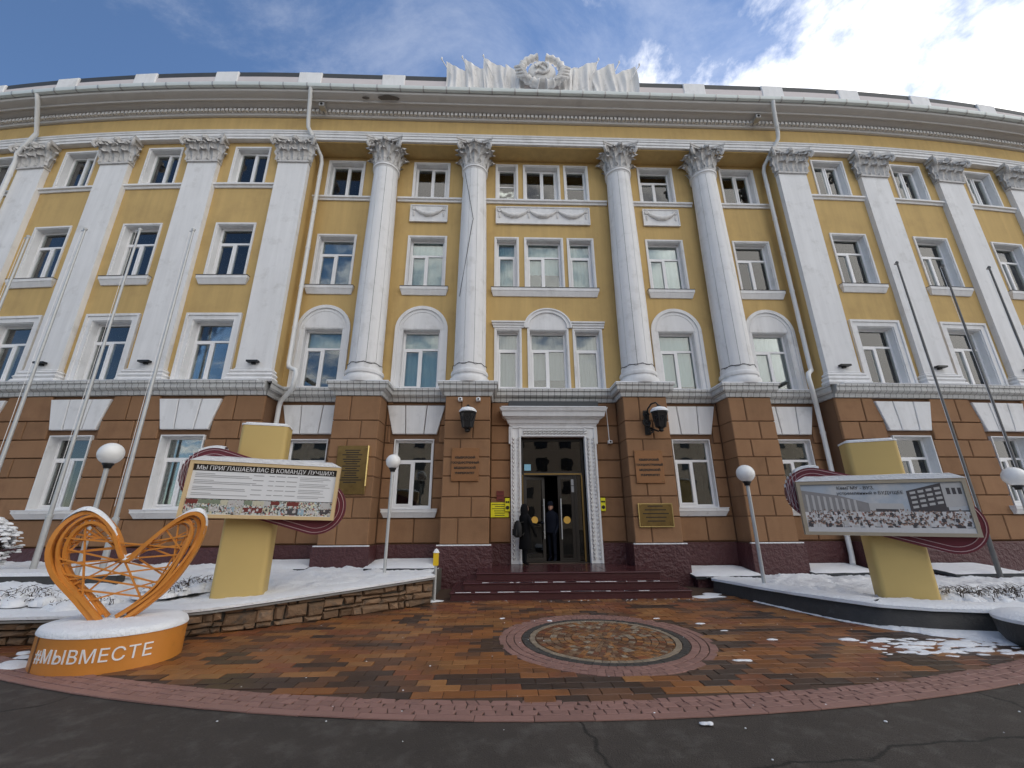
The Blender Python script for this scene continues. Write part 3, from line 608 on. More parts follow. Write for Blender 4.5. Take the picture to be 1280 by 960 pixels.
for k, (a, b) in enumerate(TRI[3]):
    w = window(((a+b)/2, RY, WIN[3][0]), 0, (b-a)/2, 1.83, 'tee' if k == 1 else 'single', 'thin', blind=0, drop=(1, .62, .93)[k])
    if k == 1: sill(w, 1.68, -.28, -.002)
for k, (a, b) in enumerate(TRI[2]): window(((a+b)/2, RY, WIN[2][0]), 0, (b-a)/2, 1.88, 'tee' if k == 1 else 'single', 'thin', blind=1, drop=(1, .8, 1)[k])
# crown of the tripartite window: two small entablatures and an arch
mb = MB()
for a, b in ((-1.80, -.80), (.60, 1.63)):
    mb.box(a+.05, b-.02, RY-.05, RY+.01, 7.02, 7.10); mb.box(a+.02, b-.01, RY-.08, RY+.01, 7.10, 7.17); mb.box(a, b, RY-.12, RY+.01, 7.17, 7.215)
n = 20; cx, zc = -.10, 7.02
for r0, r1, y in ((0, .58, -.025), (.58, .68, -.07), (.68, .73, -.10)):
    for k in range(n):
        a, b = math.pi*k/n, math.pi*(k+1)/n
        mb.prism([(cx+r0*math.cos(a), zc+r0*.88*math.sin(a)), (cx+r1*math.cos(a), zc+r1*.88*math.sin(a)), (cx+r1*math.cos(b), zc+r1*.88*math.sin(b))]+([(cx+r0*math.cos(b), zc+r0*.88*math.sin(b))] if r0 else []), RY+y, RY+.01)
obj('arched_crown', mb, 'white_plaster', bld)
# garland relief panels
def garland(x0, x1, z0, z1, nsw):
    mb = MB(); mb.box(x0, x1, RY-.05, RY+.01, z0, z1); e = .035
    bars(mb, x0-.01, x1+.01, z0-.01, z1+.01, RY-.075, RY-.05, e); p = obj('relief_panel', mb, 'white_plaster', bld)
    w = (x1-x0-.24)/nsw; zt = z1-.15
    for k in range(nsw):
        a = x0+.12+w*k; pts = []; rad = []
        for j in range(15): s = j/14; pts.append((a+.04+(w-.08)*s, RY-.075, zt-.22*math.sin(math.pi*s)**.8)); rad.append(.03+.055*math.sin(math.pi*s)*(1+.3*math.cos(j*2.2)))
        q = MB(); q.tube(pts, rad, 7); obj('garland', q, 'white_stone', p, smooth=60)
    for k in range(nsw+1):
        a = x0+.12+w*k; q = MB()
        for j in range(6): an = j*1.047; q.lathe([(.012, -.03), (.04, 0), (.012, .03)], 6, a+.05*math.cos(an), 0)
        q.v = [(x, RY-.07+z*.6, zt+.02+y*1.0) if False else (x, RY-.06-abs(z)*.8, zt+.03*math.sin((x-a)*40)) for x, y, z in q.v]
        q = MB()
        for j in range(7): an = j*.9; s_ = MB(); s_.lathe([(.008, -.025), (.035, 0), (.008, .025)], 6); q.join(s_, Matrix.Translation((a+.055*math.cos(an)*(j > 0), RY-.07, zt+.02+.055*math.sin(an)*(j > 0))) @ Matrix.Rotation(R(90), 4, 'X'))
        for j, dz in enumerate((-.13, -.20, -.26)): s_ = MB(); s_.lathe([(.01, -.02), (.05-.008*j, 0), (.01, .02)], 6); q.join(s_, Matrix.Translation((a, RY-.065, zt+dz)) @ Matrix.Rotation(R(90), 4, 'X'))
        obj('rosette', q, 'white_stone', p, smooth=60)
garland(-1.69, 1.42, 10.76, 11.42, 3); garland(-4.50, -3.29, 10.78, 11.42, 1); garland(3.23, 4.44, 10.78, 11.42, 1)

# ------------------------------------------------------------------ ground floor: rusticated blocks, plinth, windows
CR = [.95, 1.57, 2.07, 2.58, 3.06, 3.53, 4.02, 4.70]
gf = MB(); GD = .07
GW = (1.80, 3.64, .555)     # z0,z1,half width
for sg in (-1, 1):
    cells(gf, lambda u, z: (*F(sg*(CC+u), -GD), z), [0, UEND]+[i*UW for i in range(NB+1)], [(u-GW[2], u+GW[2]) for u in WU], .3, 4.75, GW[:2])
    gf.add([(sg*(CC+.03), 0.04, .3), (sg*(CC+.03), RY+.1, .3), (sg*(CC+.03), RY+.1, 4.75), (sg*(CC+.03), .04, 4.75)], [(0, 1, 2, 3)])
GB = [-6.77, -3.89, 3.83, 6.74]; DO = (-.96, .80)
cells(gf, lambda x, z: (x, RY+GD, z), [-CC, CC, DO[0]-.3, DO[1]+.3], [(x-.54, x+.54) for x in GB], 0.0, 4.75, GW[:2]) if False else None
def recess_wall(mb, x0, x1, holes, hz): cells(mb, lambda x, z: (x, RY+.05, z), [x0, x1], holes, 0.0, 4.75, hz)
recess_wall(gf, -CC, -2.2, [(x-.54, x+.54) for x in GB[:2]], GW[:2]); recess_wall(gf, 2.2, CC, [(x-.54, x+.54) for x in GB[2:]], GW[:2]); recess_wall(gf, -2.2, 2.2, [DO], (.45, 3.68))
for p in PC: gf.box(p-PH+.03, p+PH-.03, .03, RY+.05, .3, 4.75)
gfo = obj('ground_floor_wall', gf, 'joint', bld, recalc=False)
BLK = {}
def block(x0, x1, z0, z1, loc, rz, y0=0.0, y1=.08, xt0=None, xt1=None):
    g = .011; key = tuple(round(q, 3) for q in (x1-x0, z0, z1, y0, y1, (xt0 if xt0 is not None else x0)-x0, (xt1 if xt1 is not None else x1)-x0))
    if key not in BLK:
        m = MB(); m.cbox(g, x1-x0-g, y0, y1, z0+g, z1-g, .016, 0, None if xt0 is None else xt0-x0+g, None if xt1 is None else xt1-x0-g); BLK[key] = m.mesh('block', 'brown_block')
    c, s_ = math.cos(rz), math.sin(rz); link('block', BLK[key], gfo, (loc[0]+c*x0, loc[1]+s_*x0, 0), rz)
for sg in (-1, 1):
    for ci in range(7):
        z0, z1 = CR[ci], CR[ci+1]; zm = (z0+z1)/2; al = ci % 2
        def run(ua, ub, n, ta=None, tb=None):    # split ua..ub (along u) in n blocks
            w = (ub-ua); cuts = [ua]
            if n == 2: cuts.append(ua+w*(.42 if al else .60))
            elif n > 2: cuts += [ua+w*(k+(.25 if al else -.05))/n for k in range(1, n)]
            cuts.append(ub)
            for k, (a, b) in enumerate(zip(cuts, cuts[1:])):
                l, an = frame(sg, (a+b)/2); hw = (b-a)/2
                xa, xb = (-hw, hw); t0 = t1 = None
                da = (ta-ua) if (ta is not None and k == 0) else 0; db = (tb-ub) if (tb is not None and k == len(cuts)-2) else 0
                if da or db: t0, t1 = (xa+da, xb+db) if sg > 0 else (xa-db, xb-da)
                block(xa, xb, z0, z1, l, an, 0, .08, t0, t1)
        for i in range(NB+1):
            pa = WU[i-1] if i > 0 else None; pb = WU[i] if i < NB else None
            if ci == 0: hb = None
            kw = {5: (.66, .60, .66), 6: (.66, .66, .84)}.get(ci)
            h0, h1 = (kw[0], kw[2]) if kw else (GW[2]+.015, None)
            if ci == 0:
                if i < NB: run(i*UW, (i+1)*UW, 3)
                else: run(i*UW, UEND, 1)
                continue
            ua = pa+h0 if pa is not None else 0.0; ub = pb-h0 if pb is not None else UEND
            run(ua, ub, 2, (pa+h1) if (h1 and pa is not None) else None, (pb-h1) if (h1 and pb is not None) else None)
for p in PC:
    for ci in range(7):
        al = ci % 2; cut = p-PH+2*PH*(.62 if al else .36)
        for a, b in ((p-PH, cut), (cut, p+PH)): block(a, b, CR[ci], CR[ci+1], (0, 0, 0), 0, 0, RY-.01)
spans = [(-CC, PC[0]-PH, GB[0]), (PC[0]+PH, PC[1]-PH, GB[1]), (PC[2]+PH, PC[3]-PH, GB[2]), (PC[3]+PH, CC, GB[3])]
for a, b, c in spans:
    for ci in range(7):
        h0 = {5: .66, 6: .66}.get(ci, .55); h1 = {5: None, 6: .84}.get(ci)
        if ci == 0: block(a, (a+b)/2+.1, CR[0], CR[1], (0, RY, 0), 0, 0, .06); block((a+b)/2+.1, b, CR[0], CR[1], (0, RY, 0), 0, 0, .06); continue
        for s0, s1, t0, t1 in ((a, c-h0, None, c-h1 if h1 else None), (c+h0, b, c+h1 if h1 else None, None)):
            if s1-s0 > .06:
                if (t1 is not None and t1-s0 < .03) or (t0 is not None and s1-t0 < .03): t0 = t1 = None
                block(s0, s1, CR[ci], CR[ci+1], (0, RY, 0), 0, 0, .06, s0 if (t1 is not None and t0 is None) else t0, s1 if (t0 is not None and t1 is None) else t1)
for a, b in ((PC[1]+PH, -1.24), (1.12, PC[2]-PH)):
    for ci in range(7): block(a, b, CR[ci], CR[ci+1], (0, RY, 0), 0, 0, .06)
block(-1.24, 1.12, 4.45, 4.70, (0, RY, 0), 0, 0, .06)
# plinth pieces with snow on top
def plinth(pl, z1=.93): m = MB(); m.prismz(pl, -.1, z1); m.prismz([(x, y) for x, y in pl], z1+.001, z1+.002) if False else None; return obj('plinth', m, 'maroon_plinth', bld)
for p in PC:
    plinth([(p-PH-.07, -.09), (p+PH+.07, -.09), (p+PH+.07, RY+.05), (p-PH-.07, RY+.05)])
    m = MB(); m.box(p-PH-.05, p+PH+.05, -.085, -.004, .931, .955); obj('plinth_snow', m, 'snow', bld)
for a, b in ((-CC-.02, PC[0]-PH-.07), (PC[0]+PH+.07, PC[1]-PH-.07), (PC[1]+PH+.07, -1.19), (1.07, PC[2]-PH-.07), (PC[2]+PH+.07, PC[3]-PH-.07), (PC[3]+PH+.07, CC+.02)): plinth([(a, RY-.06), (b, RY-.06), (b, RY+.04), (a, RY+.04)])
for sg in (-1, 1):
    mb = MB(); t0, t1 = sorted((sg*(CC-.06), sg*TE)); sweep(mb, [(-.1, -.1), (.08, -.1), (.08, .90), (.05, .93), (-.1, .93)], t0, t1); obj('plinth', mb, 'maroon_plinth', bld)
    x = sg*(CC-.06); mb = MB(); mb.box(min(x, x+sg*.1), max(x, x+sg*.1), .0, RY, -.1, .93); obj('plinth', mb, 'maroon_plinth', bld)
# ground-floor windows and their fan of white blocks
def keystones(w, z0=1.98, z1=2.79):
    for k in range(3):
        xb = [-.62, -.25, .25, .62]; xt = [-.82, -.30, .30, .82]
        m = MB(); m.cbox(xb[k]+.012, xb[k+1]-.012, -.035, .06, z0, z1, .012, 0, xt[k]+.012, xt[k+1]-.012); obj('keystone', m, 'white_plaster', w)
for sg in (-1, 1):
    for i, u in enumerate(WU):
        l, a = frame(sg, u)
        w = window((l[0], l[1], GW[0]), a, GW[2], GW[1]-GW[0], 'tee', None, depth=.24, blind=3 if i % 2 == 0 else None); keystones(w); sill(w, .74, -.21, 0, 'white_stone', .14)
for i, x in enumerate(GB):
    w = window((x, RY, GW[0]), 0, .54, GW[1]-GW[0], 'tee', None, depth=.14, blind=None if i else 3); keystones(w); sill(w, .72, -.22, 0, 'white_stone', .14)
# ------------------------------------------------------------------ entrance portal and doors
mb = MB()
for a, b in ((-1.24, -.96), (.80, 1.12)):
    mb.box(a, b, RY-.10, RY+.05, .45, 3.70); e = .03
    mb.box(a, a+.05, RY-.13, RY-.10, .45, 3.95); mb.box(b-.05, b, RY-.13, RY-.10, .45, 3.95)
mb.box(-1.24, 1.12, RY-.10, RY+.05, 3.70, 3.98); mb.box(-.96, .80, RY-.13, RY-.10, 3.70, 3.75); mb.box(-1.19, 1.07, RY-.13, RY-.10, 3.93, 3.98)
for sg, x in ((-1, -1.24), (1, 1.12)): mb.box(min(x, x+sg*.05), max(x, x+sg*.05), RY-.10, RY+.05, 3.5, 3.98)
for z0, z1, e, y in ((3.98, 4.06, .06, .16), (4.06, 4.17, .12, .22), (4.17, 4.22, .2, .30), (4.22, 4.36, .26, .38), (4.36, 4.45, .31, .45)):
    mb.hexa([(-1.24-e+.04, RY-y+.04, z0), (1.12+e-.04, RY-y+.04, z0), (1.12+e-.04, RY+.04, z0), (-1.24-e+.04, RY+.04, z0), (-1.24-e, RY-y, z1), (1.12+e, RY-y, z1), (1.12+e, RY+.04, z1), (-1.24-e, RY+.04, z1)])
portal = obj('door_portal', mb, 'white_plaster', bld)
mb = MB(); q = MB(); leaf(q, Matrix.Identity(4), .09, .075, .03, 4)
z = .55
while z < 3.6:
    for x in (-1.10, .96):
        for dx in (-.055, .055): mb.join(q, Matrix.Translation((x+dx, RY-.10, z)) @ Matrix.Rotation(.5*(1 if dx > 0 else -1), 4, 'Y'))
    z += .105
x = -.90
while x < .8:
    for dz in (3.77, 3.84): mb.join(q, Matrix.Translation((x, RY-.10, dz)) @ Matrix.Rotation(R(80), 4, 'Y'))
    x += .105
kind(obj('carved_ornament', mb, 'white_stone', portal, smooth=50, recalc=False), 'stuff')
m = MB(); m.box(-1.5, 1.38, RY-.46, RY+.03, 4.452, 4.475); obj('portal_snow', m, 'snow', bld)
m = MB(); m.box(-1.3, 1.2, RY-.3, RY+.02, 4.50, 4.66); obj('portal_roof_strip', m, 'roof_dark', bld)
# vestibule behind the doors
m = MB()
for b_ in ((-1.6, 1.5, 3.4, 3.5, .4, 3.9), (-1.7, -1.6, RY+.2, 3.5, .4, 3.9), (1.5, 1.6, RY+.2, 3.5, .4, 3.9), (-1.7, 1.6, RY+.2, 3.5, 3.75, 3.9)): m.box(*b_)
vest = obj('vestibule', m, 'interior_dark', bld)
m = MB(); m.box(-1.6, 1.5, RY+.0, 3.4, .38, .447); obj('vestibule_floor', m, 'interior_floor', bld)
dl, dr, dz0, dz1 = DO[0]+.01, DO[1]-.01, .45, 3.67
m = MB(); bars(m, dl, dr, dz0-.02, dz1, RY+.14, RY+.24, .06); m.box(dl+.06, dr-.06, RY+.14, RY+.24, 2.66, 2.76); m.box(dr-.30, dr-.22, RY+.15, RY+.23, .45, 2.66); df = obj('door_frame', m, 'door_frame_dark', bld)
m = MB(); m.box(dl+.08, dr-.08, RY+.125, RY+.139, 2.685, 2.72); m.box(dr-.10, dr-.06, RY+.125, RY+.139, .47, 2.68); m.box(dl+.03, dl+.05, RY+.125, RY+.139, .47, 2.68); obj('gold_strip', m, 'gold_trim', df)
m = MB(); m.box(dl+.06, dr-.06, RY+.18, RY+.19, 2.76, 3.61); obj('transom_pane', m, 'door_glass', df)
m = MB(); m.box(dr-.22, dr-.06, RY+.18, RY+.19, .5, 2.66); obj('pane', m, 'door_glass', df)
def door_leaf(hx, w, ang, label):
    e = link('door', None, bld, (hx, RY+.20, 0), ang)
    m = MB(); s_ = 1 if w > 0 else -1; x0, x1 = sorted((0, w)); bars(m, x0, x1, .47, 2.65, -.025, .025, .085); d = obj('door_leaf', m, 'door_frame_dark', e)
    m = MB(); m.box(x0+.085, x1-.085, -.005, .005, .555, 2.565); obj('pane', m, 'door_glass', e)
    m = MB(); hx_ = w-.06*s_
    m.tube([(hx_, -.09, 1.02), (hx_, -.09, 2.05)], .016, 8)
    for z in (1.2, 1.88): m.tube([(hx_, -.09, z), (hx_, .0, z)], .012, 6)
    obj('handle', m, 'galvanised', e, smooth=60)
    m = MB(); m.lathe([(.095, -.002), (.095, .002)], 24); m.v = [(x+w*.5, -.012+z, 1.50+y) for x, y, z in m.v]; obj('sticker', m, 'sticker_gold', e); return e
door_leaf(dl+.06, .62, R(18), ''); door_leaf(dr-.30, -.44, R(-0), '')
door_leaf(dl+.68, .001+.0, 0, '') if False else None
m = MB(); m.box(.12, .36, RY+.5, RY+.52, 2.03, 2.13); o = obj('exit_sign', m, 'sign_green', None); tag(o, 'small green exit sign hanging inside the entrance doors', 'sign')
q = text_mb('ВЫХОД', .06, .001); q.v = [(x+.24, RY+.495+y, z+2.06) for x, y, z in q.v]; obj('lettering', q, 'white_print', o, recalc=False)
m = MB(); m.box(dl+.09, dl+.27, RY+.165, RY+.172, 2.80, 2.97); tag(obj('blue_sticker', m, 'sticker_blue'), 'pale blue square sticker on the dark transom glass', 'sticker')
m = MB(); m.box(.42, .54, RY+.165, RY+.172, 2.22, 2.38); m.box(.42, .54, RY+.165, RY+.172, 2.40, 2.56); tag(obj('paper_notice', m, 'text_grey'), 'grey paper notices taped high on the door glass', 'notice')
# ------------------------------------------------------------------ roof emblem
em = link('roof_emblem', None, bld, (AX-.08, -.42, 0))
def banner(x0, x1, zt0, zt1, ph):
    m = MB(); n = 26; w = x1-x0
    def f(back):
        def g(s, t):
            x = x0+w*s+.05*math.sin(t*3+ph); zt = zt0+(zt1-zt0)*s+.10*math.sin(s*math.pi)*(-1 if zt0 > zt1 else 1)*.6+.02*math.sin(s*9+ph); z = 15.0+(zt-15.0)*t
            fold = (.085*math.sin(s*w*13+ph+3.0*(1-t)*(1-s))+.04*math.sin(s*w*29+ph*2+2*t))*(1-.75*t**4)
            return (x, (fold if not back else .22), z)
        return g
    m.grid(f(False), n, 9); a = len(m.v); m.grid(f(True), n, 9); W_ = n+1
    for i in range(n): m.f.append((9*W_+i, 9*W_+i+1, a+9*W_+i+1, a+9*W_+i)); m.m.append(0)
    for j in range(9):
        m.f.append((j*W_, (j+1)*W_, a+(j+1)*W_, a+j*W_)); m.m.append(0); m.f.append((j*W_+n, (j+1)*W_+n, a+(j+1)*W_+n, a+j*W_+n)); m.m.append(0)
    obj('banner', m, 'white_stone', em, smooth=60)
for x0, x1, a, b in ((-3.30, -2.50, 16.62, 16.15), (-2.62, -1.80, 16.78, 16.20), (-1.95, -1.10, 16.86, 16.35), (-1.25, -.55, 16.55, 16.15)): banner(x0, x1, a, b, x0*2); banner(-x1, -x0, b, a-.02, x1*3+1)
for sg in (-1, 1):
    for k, x in enumerate((3.42, 2.72, 2.0)):
        m = MB(); m.tube([(sg*(x-.35), -.05, 15.9), (sg*x, -.12, 16.52+.1*k)], .016, 6); m.lathe([(.02, 16.50+.1*k), (.035, 16.56+.1*k), (.0, 16.66+.1*k)], 6, sg*x, -.12); obj('flag_staff', m, 'white_stone', em)
m = MB(); m.lathe([(.0, -.30), (.40, -.26), (.47, -.22), (.50, -.14), (.50, .15)], 32); m.v = [(x*.95, z, 15.98+y*.9) for x, y, z in m.v]; obj('medallion', m, 'white_stone', em, smooth=40)
for sg in (-1, 1):
    m = MB(); pts = []; rad = []
    for k in range(19):
        a = R(-80+158*k/18); pts.append((sg*.70*math.cos(a), -.22, 15.98+.62*math.sin(a))); rad.append(.15*(1-.2*k/18)*(1+.18*math.cos(k*3.14)))
    m.tube(pts, rad, 8); obj('wreath', m, 'white_stone', em, smooth=50)
    for k in range(4): q = MB(); z = 15.50+.14*k; q.tube([(sg*(.42+.06*k), -.34, z-.06), (sg*(.62+.05*k), -.40, z), (sg*(.84+.03*k), -.28, z+.1)], .05, 6); obj('ribbon', q, 'white_stone', em, smooth=50)
m = MB(); pts = [(.23*math.cos(R(a))-.01, -.325, 15.99+.23*math.sin(R(a))) for a in range(-130, 115, 12)]; m.tube(pts, [.03+.022*math.sin(math.pi*i/(len(pts)-1)) for i in range(len(pts))], 6); m.tube([(-.16, -.325, 15.82), (-.25, -.325, 15.73)], .04, 6); obj('sickle', m, 'white_stone', em, smooth=50)
m = MB(); m.tube([(.18, -.335, 15.79), (-.12, -.335, 16.09)], .028, 6); m.ribbon([(-.24, -.335, 16.03), (-.06, -.335, 16.19)], .11, .07, (0, 1, 0)); obj('hammer', m, 'white_stone', em)
# ------------------------------------------------------------------ downpipes
def pipe(pts, bends):
    m = MB(); m.tube(pts, .062, 12); p = obj('downpipe', m, 'pipe_paint', bld, smooth=50)
    for i, (a, b) in enumerate(zip(pts, pts[1:])):
        a, b = Vector(a), Vector(b); L_ = (b-a).length; k = .6
        while k < L_-.2: c = a+(b-a)*(k/L_); d = (b-a).normalized()*.035; q = MB(); q.tube([c-d, c+d], .070, 12); obj('pipe_collar', q, 'pipe_paint', p, smooth=50); k += 1.35
pipe([(-7.66, -.75, 14.76), (-7.68, -.66, 14.55), (-7.84, -.24, 13.95), (-7.83, -.20, 13.75), (-7.52, .30, 13.05), (-7.50, .36, 12.85), (-7.50, .40, 5.75), (-7.46, .36, 5.62), (-7.10, .05, 5.42), (-7.06, .03, 5.30), (-7.10, .06, 5.05), (-7.14, .10, 4.9), (-7.55, .42, 4.66), (-7.60, .46, 4.5), (-7.60, .46, .6), (-7.5, .3, .4)], 0)
pipe([(7.52, -.75, 14.76), (7.54, -.68, 14.55), (7.86, -.24, 13.95), (7.85, -.20, 13.75), (7.56, .30, 13.10), (7.54, .36, 12.9), (7.58, .40, 5.75), (7.56, .36, 5.62), (7.20, .05, 5.42), (7.16, .03, 5.30), (7.2, .06, 5.05), (7.24, .10, 4.9), (7.52, .42, 4.6), (7.55, .46, 4.4), (7.55, .46, .6), (7.4, .3, .4)], 0)
l, a = frame(-1, 3*UW+PW+.1); c3 = lambda u, off, z: (*F(-(CC+u), off), z)
u0 = 3*UW+.15
pipe([c3(u0-.0, .75, 14.76), c3(u0, .66, 14.5), c3(u0+.35, .25, 13.95), c3(u0+.35, .2, 13.75), c3(u0+PW-.1, .14, 13.0), c3(u0+PW-.1, .1, 12.8), c3(u0+PW-.1, .08, 6.0)], 0)

# ------------------------------------------------------------------ things fixed to the facade
def lantern(x, y, z, lab, bracket):
    t = thing('wall_lantern', lab, 'lantern', (x, y, z))
    m = MB(); n = 6; m.lathe([(.03, -.36), (.07, -.33), (.05, -.29), (.12, -.24)], n); obj('finial', m, 'iron_black', t)
    m = MB(); m.lathe([(.125, -.24), (.195, .14)], n, cap=True); obj('glass_body', m, 'lens_dark', t)
    for k in range(6): a = 2*math.pi*k/6; m = MB(); m.tube([(.13*math.cos(a), .13*math.sin(a), -.24), (.205*math.cos(a), .205*math.sin(a), .15)], .014, 5); obj('rib', m, 'iron_black', t)
    for k in range(6):
        a = 2*math.pi*(k+.5)/6; m = MB(); pts = []
        for j in range(14): b = j*.6; r = .055*(1-j/18); pts.append((.165*math.cos(a)-math.sin(a)*r*math.cos(b), .165*math.sin(a)+math.cos(a)*r*math.cos(b), -.03+r*math.sin(b)*1.6)); 
        m.tube(pts, .008, 4); obj('scroll', m, 'iron_black', t)
    m = MB(); m.lathe([(.22, .13), (.225, .17), (.12, .25), (.06, .27), (.07, .31), (.02, .36)], n); obj('cap', m, 'iron_black', t)
    m = MB(); m.lathe([(.225, .165), (.23, .20), (.17, .265), (.06, .30), (.0, .305)], 12); obj('snow_cap', m, 'snow', t, smooth=60)
    if bracket == 'back':
        m = MB(); m.tube([(0, .05, -.34), (0, .22, -.30), (0, .33, -.12), (0, .33, .2), (0, .2, .38), (0, .02, .36)], .022, 6); m.box(-.06, .06, .30, .345, -.25, .25); obj('bracket', m, 'iron_black', t)
    else:
        m = MB(); m.tube([(0, 0, .34), (-.06, .02, .42), (-.16, .08, .40), (-.24, .16, .28), (-.24, .30, .1)], .022, 6); m.box(-.30, -.16, .32, .365, -.38, .28)
        for c, r, ph in (((-.27, .26, .14), .10, 0), ((-.27, .22, -.08), .12, 2), ((-.20, .24, -.27), .09, 4)):
            pts = [(c[0]+r*(1-j/20)*math.cos(j*.55+ph), c[1]-j*.004, c[2]+r*(1-j/20)*math.sin(j*.55+ph)) for j in range(17)]; m.tube(pts, .02, 5)
        m.tube([(-.2, .30, -.2), (-.05, .05, -.34)], .022, 6); obj('bracket', m, 'iron_black', t)
    return t
lantern(-2.37, -.345, 4.0, 'black iron wall lantern with snow cap above the bronze plaque left of the portal', 'back')
lantern(2.62, -.365, 4.02, 'black iron wall lantern on a scrolled side bracket right of the portal', 'side')
def lines(t, specs, y, mt='dark_print'):
    for x0, x1, z0, z1 in specs: m = MB(); m.box(x0, x1, y-.004, y, z0, z1); obj('text_line', m, mt, t)
def plaque(x0, x1, z0, z1, mt, lab, txt=None, tsize=.07, gap=.125, edge=None, ill=0):
    t = thing('wall_plaque', lab, 'plaque', ((x0+x1)/2, 0, z0)); w = (x1-x0)/2; h = z1-z0
    m = MB(); m.cbox(-w, w, -.045, -.003, 0, h, .008); obj('plate', m, mt, t)
    if edge == 'frame': m = MB(); bars(m, -w-.012, w+.012, -.012, h+.012, -.055, -.04, .02); obj('rim', m, 'gold_edge', t)
    if edge == 'right': m = MB(); m.hexa([(w-.005, -.075, 0.2), (w+.018, -.06, .2), (w+.018, -.003, .2), (w-.005, -.003, .2), (w-.005, -.075, h), (w+.018, -.06, h), (w+.018, -.003, h), (w-.005, -.003, h)]); obj('rim', m, 'gold_edge', t)
    if txt:
        for i, s_ in enumerate(txt): q = text_mb(s_, tsize, .003, bold=.0035); q.v = [(x, -.047+y, z+h-gap*(i+1)-.14*(1 if ill == 0 else .5)) for x, y, z in q.v]; obj('lettering', q, 'dark_print', t, recalc=False)
    for i in range(ill): ww = w*(.35+.45*rnd.random()); zz_ = h*(.90-.66*i/max(ill-1, 1)); lines(t, [(-ww, ww, zz_-.012, zz_+.012)], -.046)
    m = MB(); 
    for sx in (-1, 1):
        for zz_ in (.05, h-.05): q = MB(); q.lathe([(.014, 0), (.010, .012)], 8); m.join(q, Matrix.Translation((sx*(w-.05), -.045, zz_)) @ Matrix.Rotation(R(90), 4, 'X'))
    obj('screws', m, 'gold_trim', t); return t
KG = ['КЕМЕРОВСКИЙ', 'ГОСУДАРСТВЕННЫЙ', 'МЕДИЦИНСКИЙ', 'УНИВЕРСИТЕТ']
plaque(-5.68, -4.90, 2.14, 3.35, 'brass', 'tall brass plaque with many engraved lines on the pillar behind the invitation board', edge='right', ill=15)
plaque(-2.78, -2.08, 2.45, 3.29, 'bronze_plate', 'square bronze plaque with four dark lines on the pillar left of the portal', KG, .068, .13)
plaque(1.96, 2.70, 2.39, 3.23, 'bronze_plate', 'square bronze plaque with four dark lines on the pillar right of the portal', KG, .068, .13)
plaque(1.94, 2.79, 1.34, 1.88, 'brass', 'wide polished brass plaque with a bright rim right of the portal', edge='frame', ill=5)
def notice(x0, x1, z0, z1, mt, lab, y=RY, n=6):
    t = thing('notice_board', lab, 'notice', ((x0+x1)/2, y, z0)); w = (x1-x0)/2; h = z1-z0; m = MB(); m.box(-w, w, -.02, -.001, 0, h); obj('panel', m, mt, t)
    for i in range(n): ww = w*(.5+.4*rnd.random()); zz_ = h*(.88-.75*i/max(n-1, 1)); lines(t, [(-ww, ww, zz_-h*.02, zz_+h*.02)], -.021)
notice(-1.79+.02, -1.30, 1.58, 1.95, 'sign_yellow', 'bright yellow notice board beside the left door jamb')
notice(-1.62, -1.42, 1.99, 2.25, 'sign_red', 'small dark red sign above the yellow notice board', n=3)
for x, lab in ((-1.245-.085, 'yellow tactile marker with two black dots left of the door'), (1.12+.09, 'yellow tactile marker with two black dots right of the door')):
    t = thing('tactile_marker', lab, 'marker', (x, RY-.045, 1.72)); m = MB(); m.cbox(-.065, .065, -.02, .0, 0, .34, .01); m.box(-.04, .04, 0, .05, .05, .3); obj('plate', m, 'sign_yellow', t)
    for z, r, xs in ((.10, .048, (0,)), (.24, .026, (-.026, .026))):
        for xx in xs: q = MB(); q.lathe([(r, 0), (r, .004)], 14); q.v = [(a+xx, -.022-c, b+z) for a, b, c in q.v]; obj('dot', q, 'dark_print', t)
def camera_box(x, y, z, lab, s_=1.0, face=-1):
    t = thing('security_camera', lab, 'camera', (x, y, z)); m = MB(); m.cbox(-.06*s_, .06*s_, -.14*s_, 0, -.05*s_, .05*s_, .012); obj('housing', m, 'pvc' if s_ < 1.2 else 'steel_grey', t)
    m = MB(); m.lathe([(.03*s_, 0), (.03*s_, .01)], 12); m.v = [(a, -.14*s_-c, b) for a, b, c in m.v]; obj('lens', m, 'lens_dark', t); m = MB(); m.tube([(0, -.03, .03*s_), (0, .0, .10*s_)], .012, 6); obj('mount', m, 'pvc', t)
camera_box(-2.60, -.005, 4.58, 'white square camera over the lantern, further from the portal', .9); camera_box(-2.12, -.005, 4.58, 'white square camera over the lantern, nearer the portal', .9)
camera_box(1.52, RY-.005, 3.55, 'small white security camera between the portal and the right pillar', .9)
camera_box(-7.40, -.25, 14.45, 'grey camera under the cornice beside the downpipe on the invitation board side', 1.5); camera_box(7.15, -.25, 14.45, 'grey camera under the cornice beside the downpipe on the crowd photo side', 1.5)
# cables stapled along the ground floor
for pts in ([(-4.66, RY-.01, 4.62), (-3.05, RY-.01, 4.62)], [(-4.62, RY-.01, 4.6), (-4.62, RY-.01, 3.55), (-4.44, RY-.01, 3.53)], [(1.52, RY-.01, 3.62), (1.50, RY-.01, 4.5)]):
    m = MB(); m.tube(pts, .012, 5); obj('cable', m, 'joint' if pts[0][0] < 0 else 'pvc', bld)

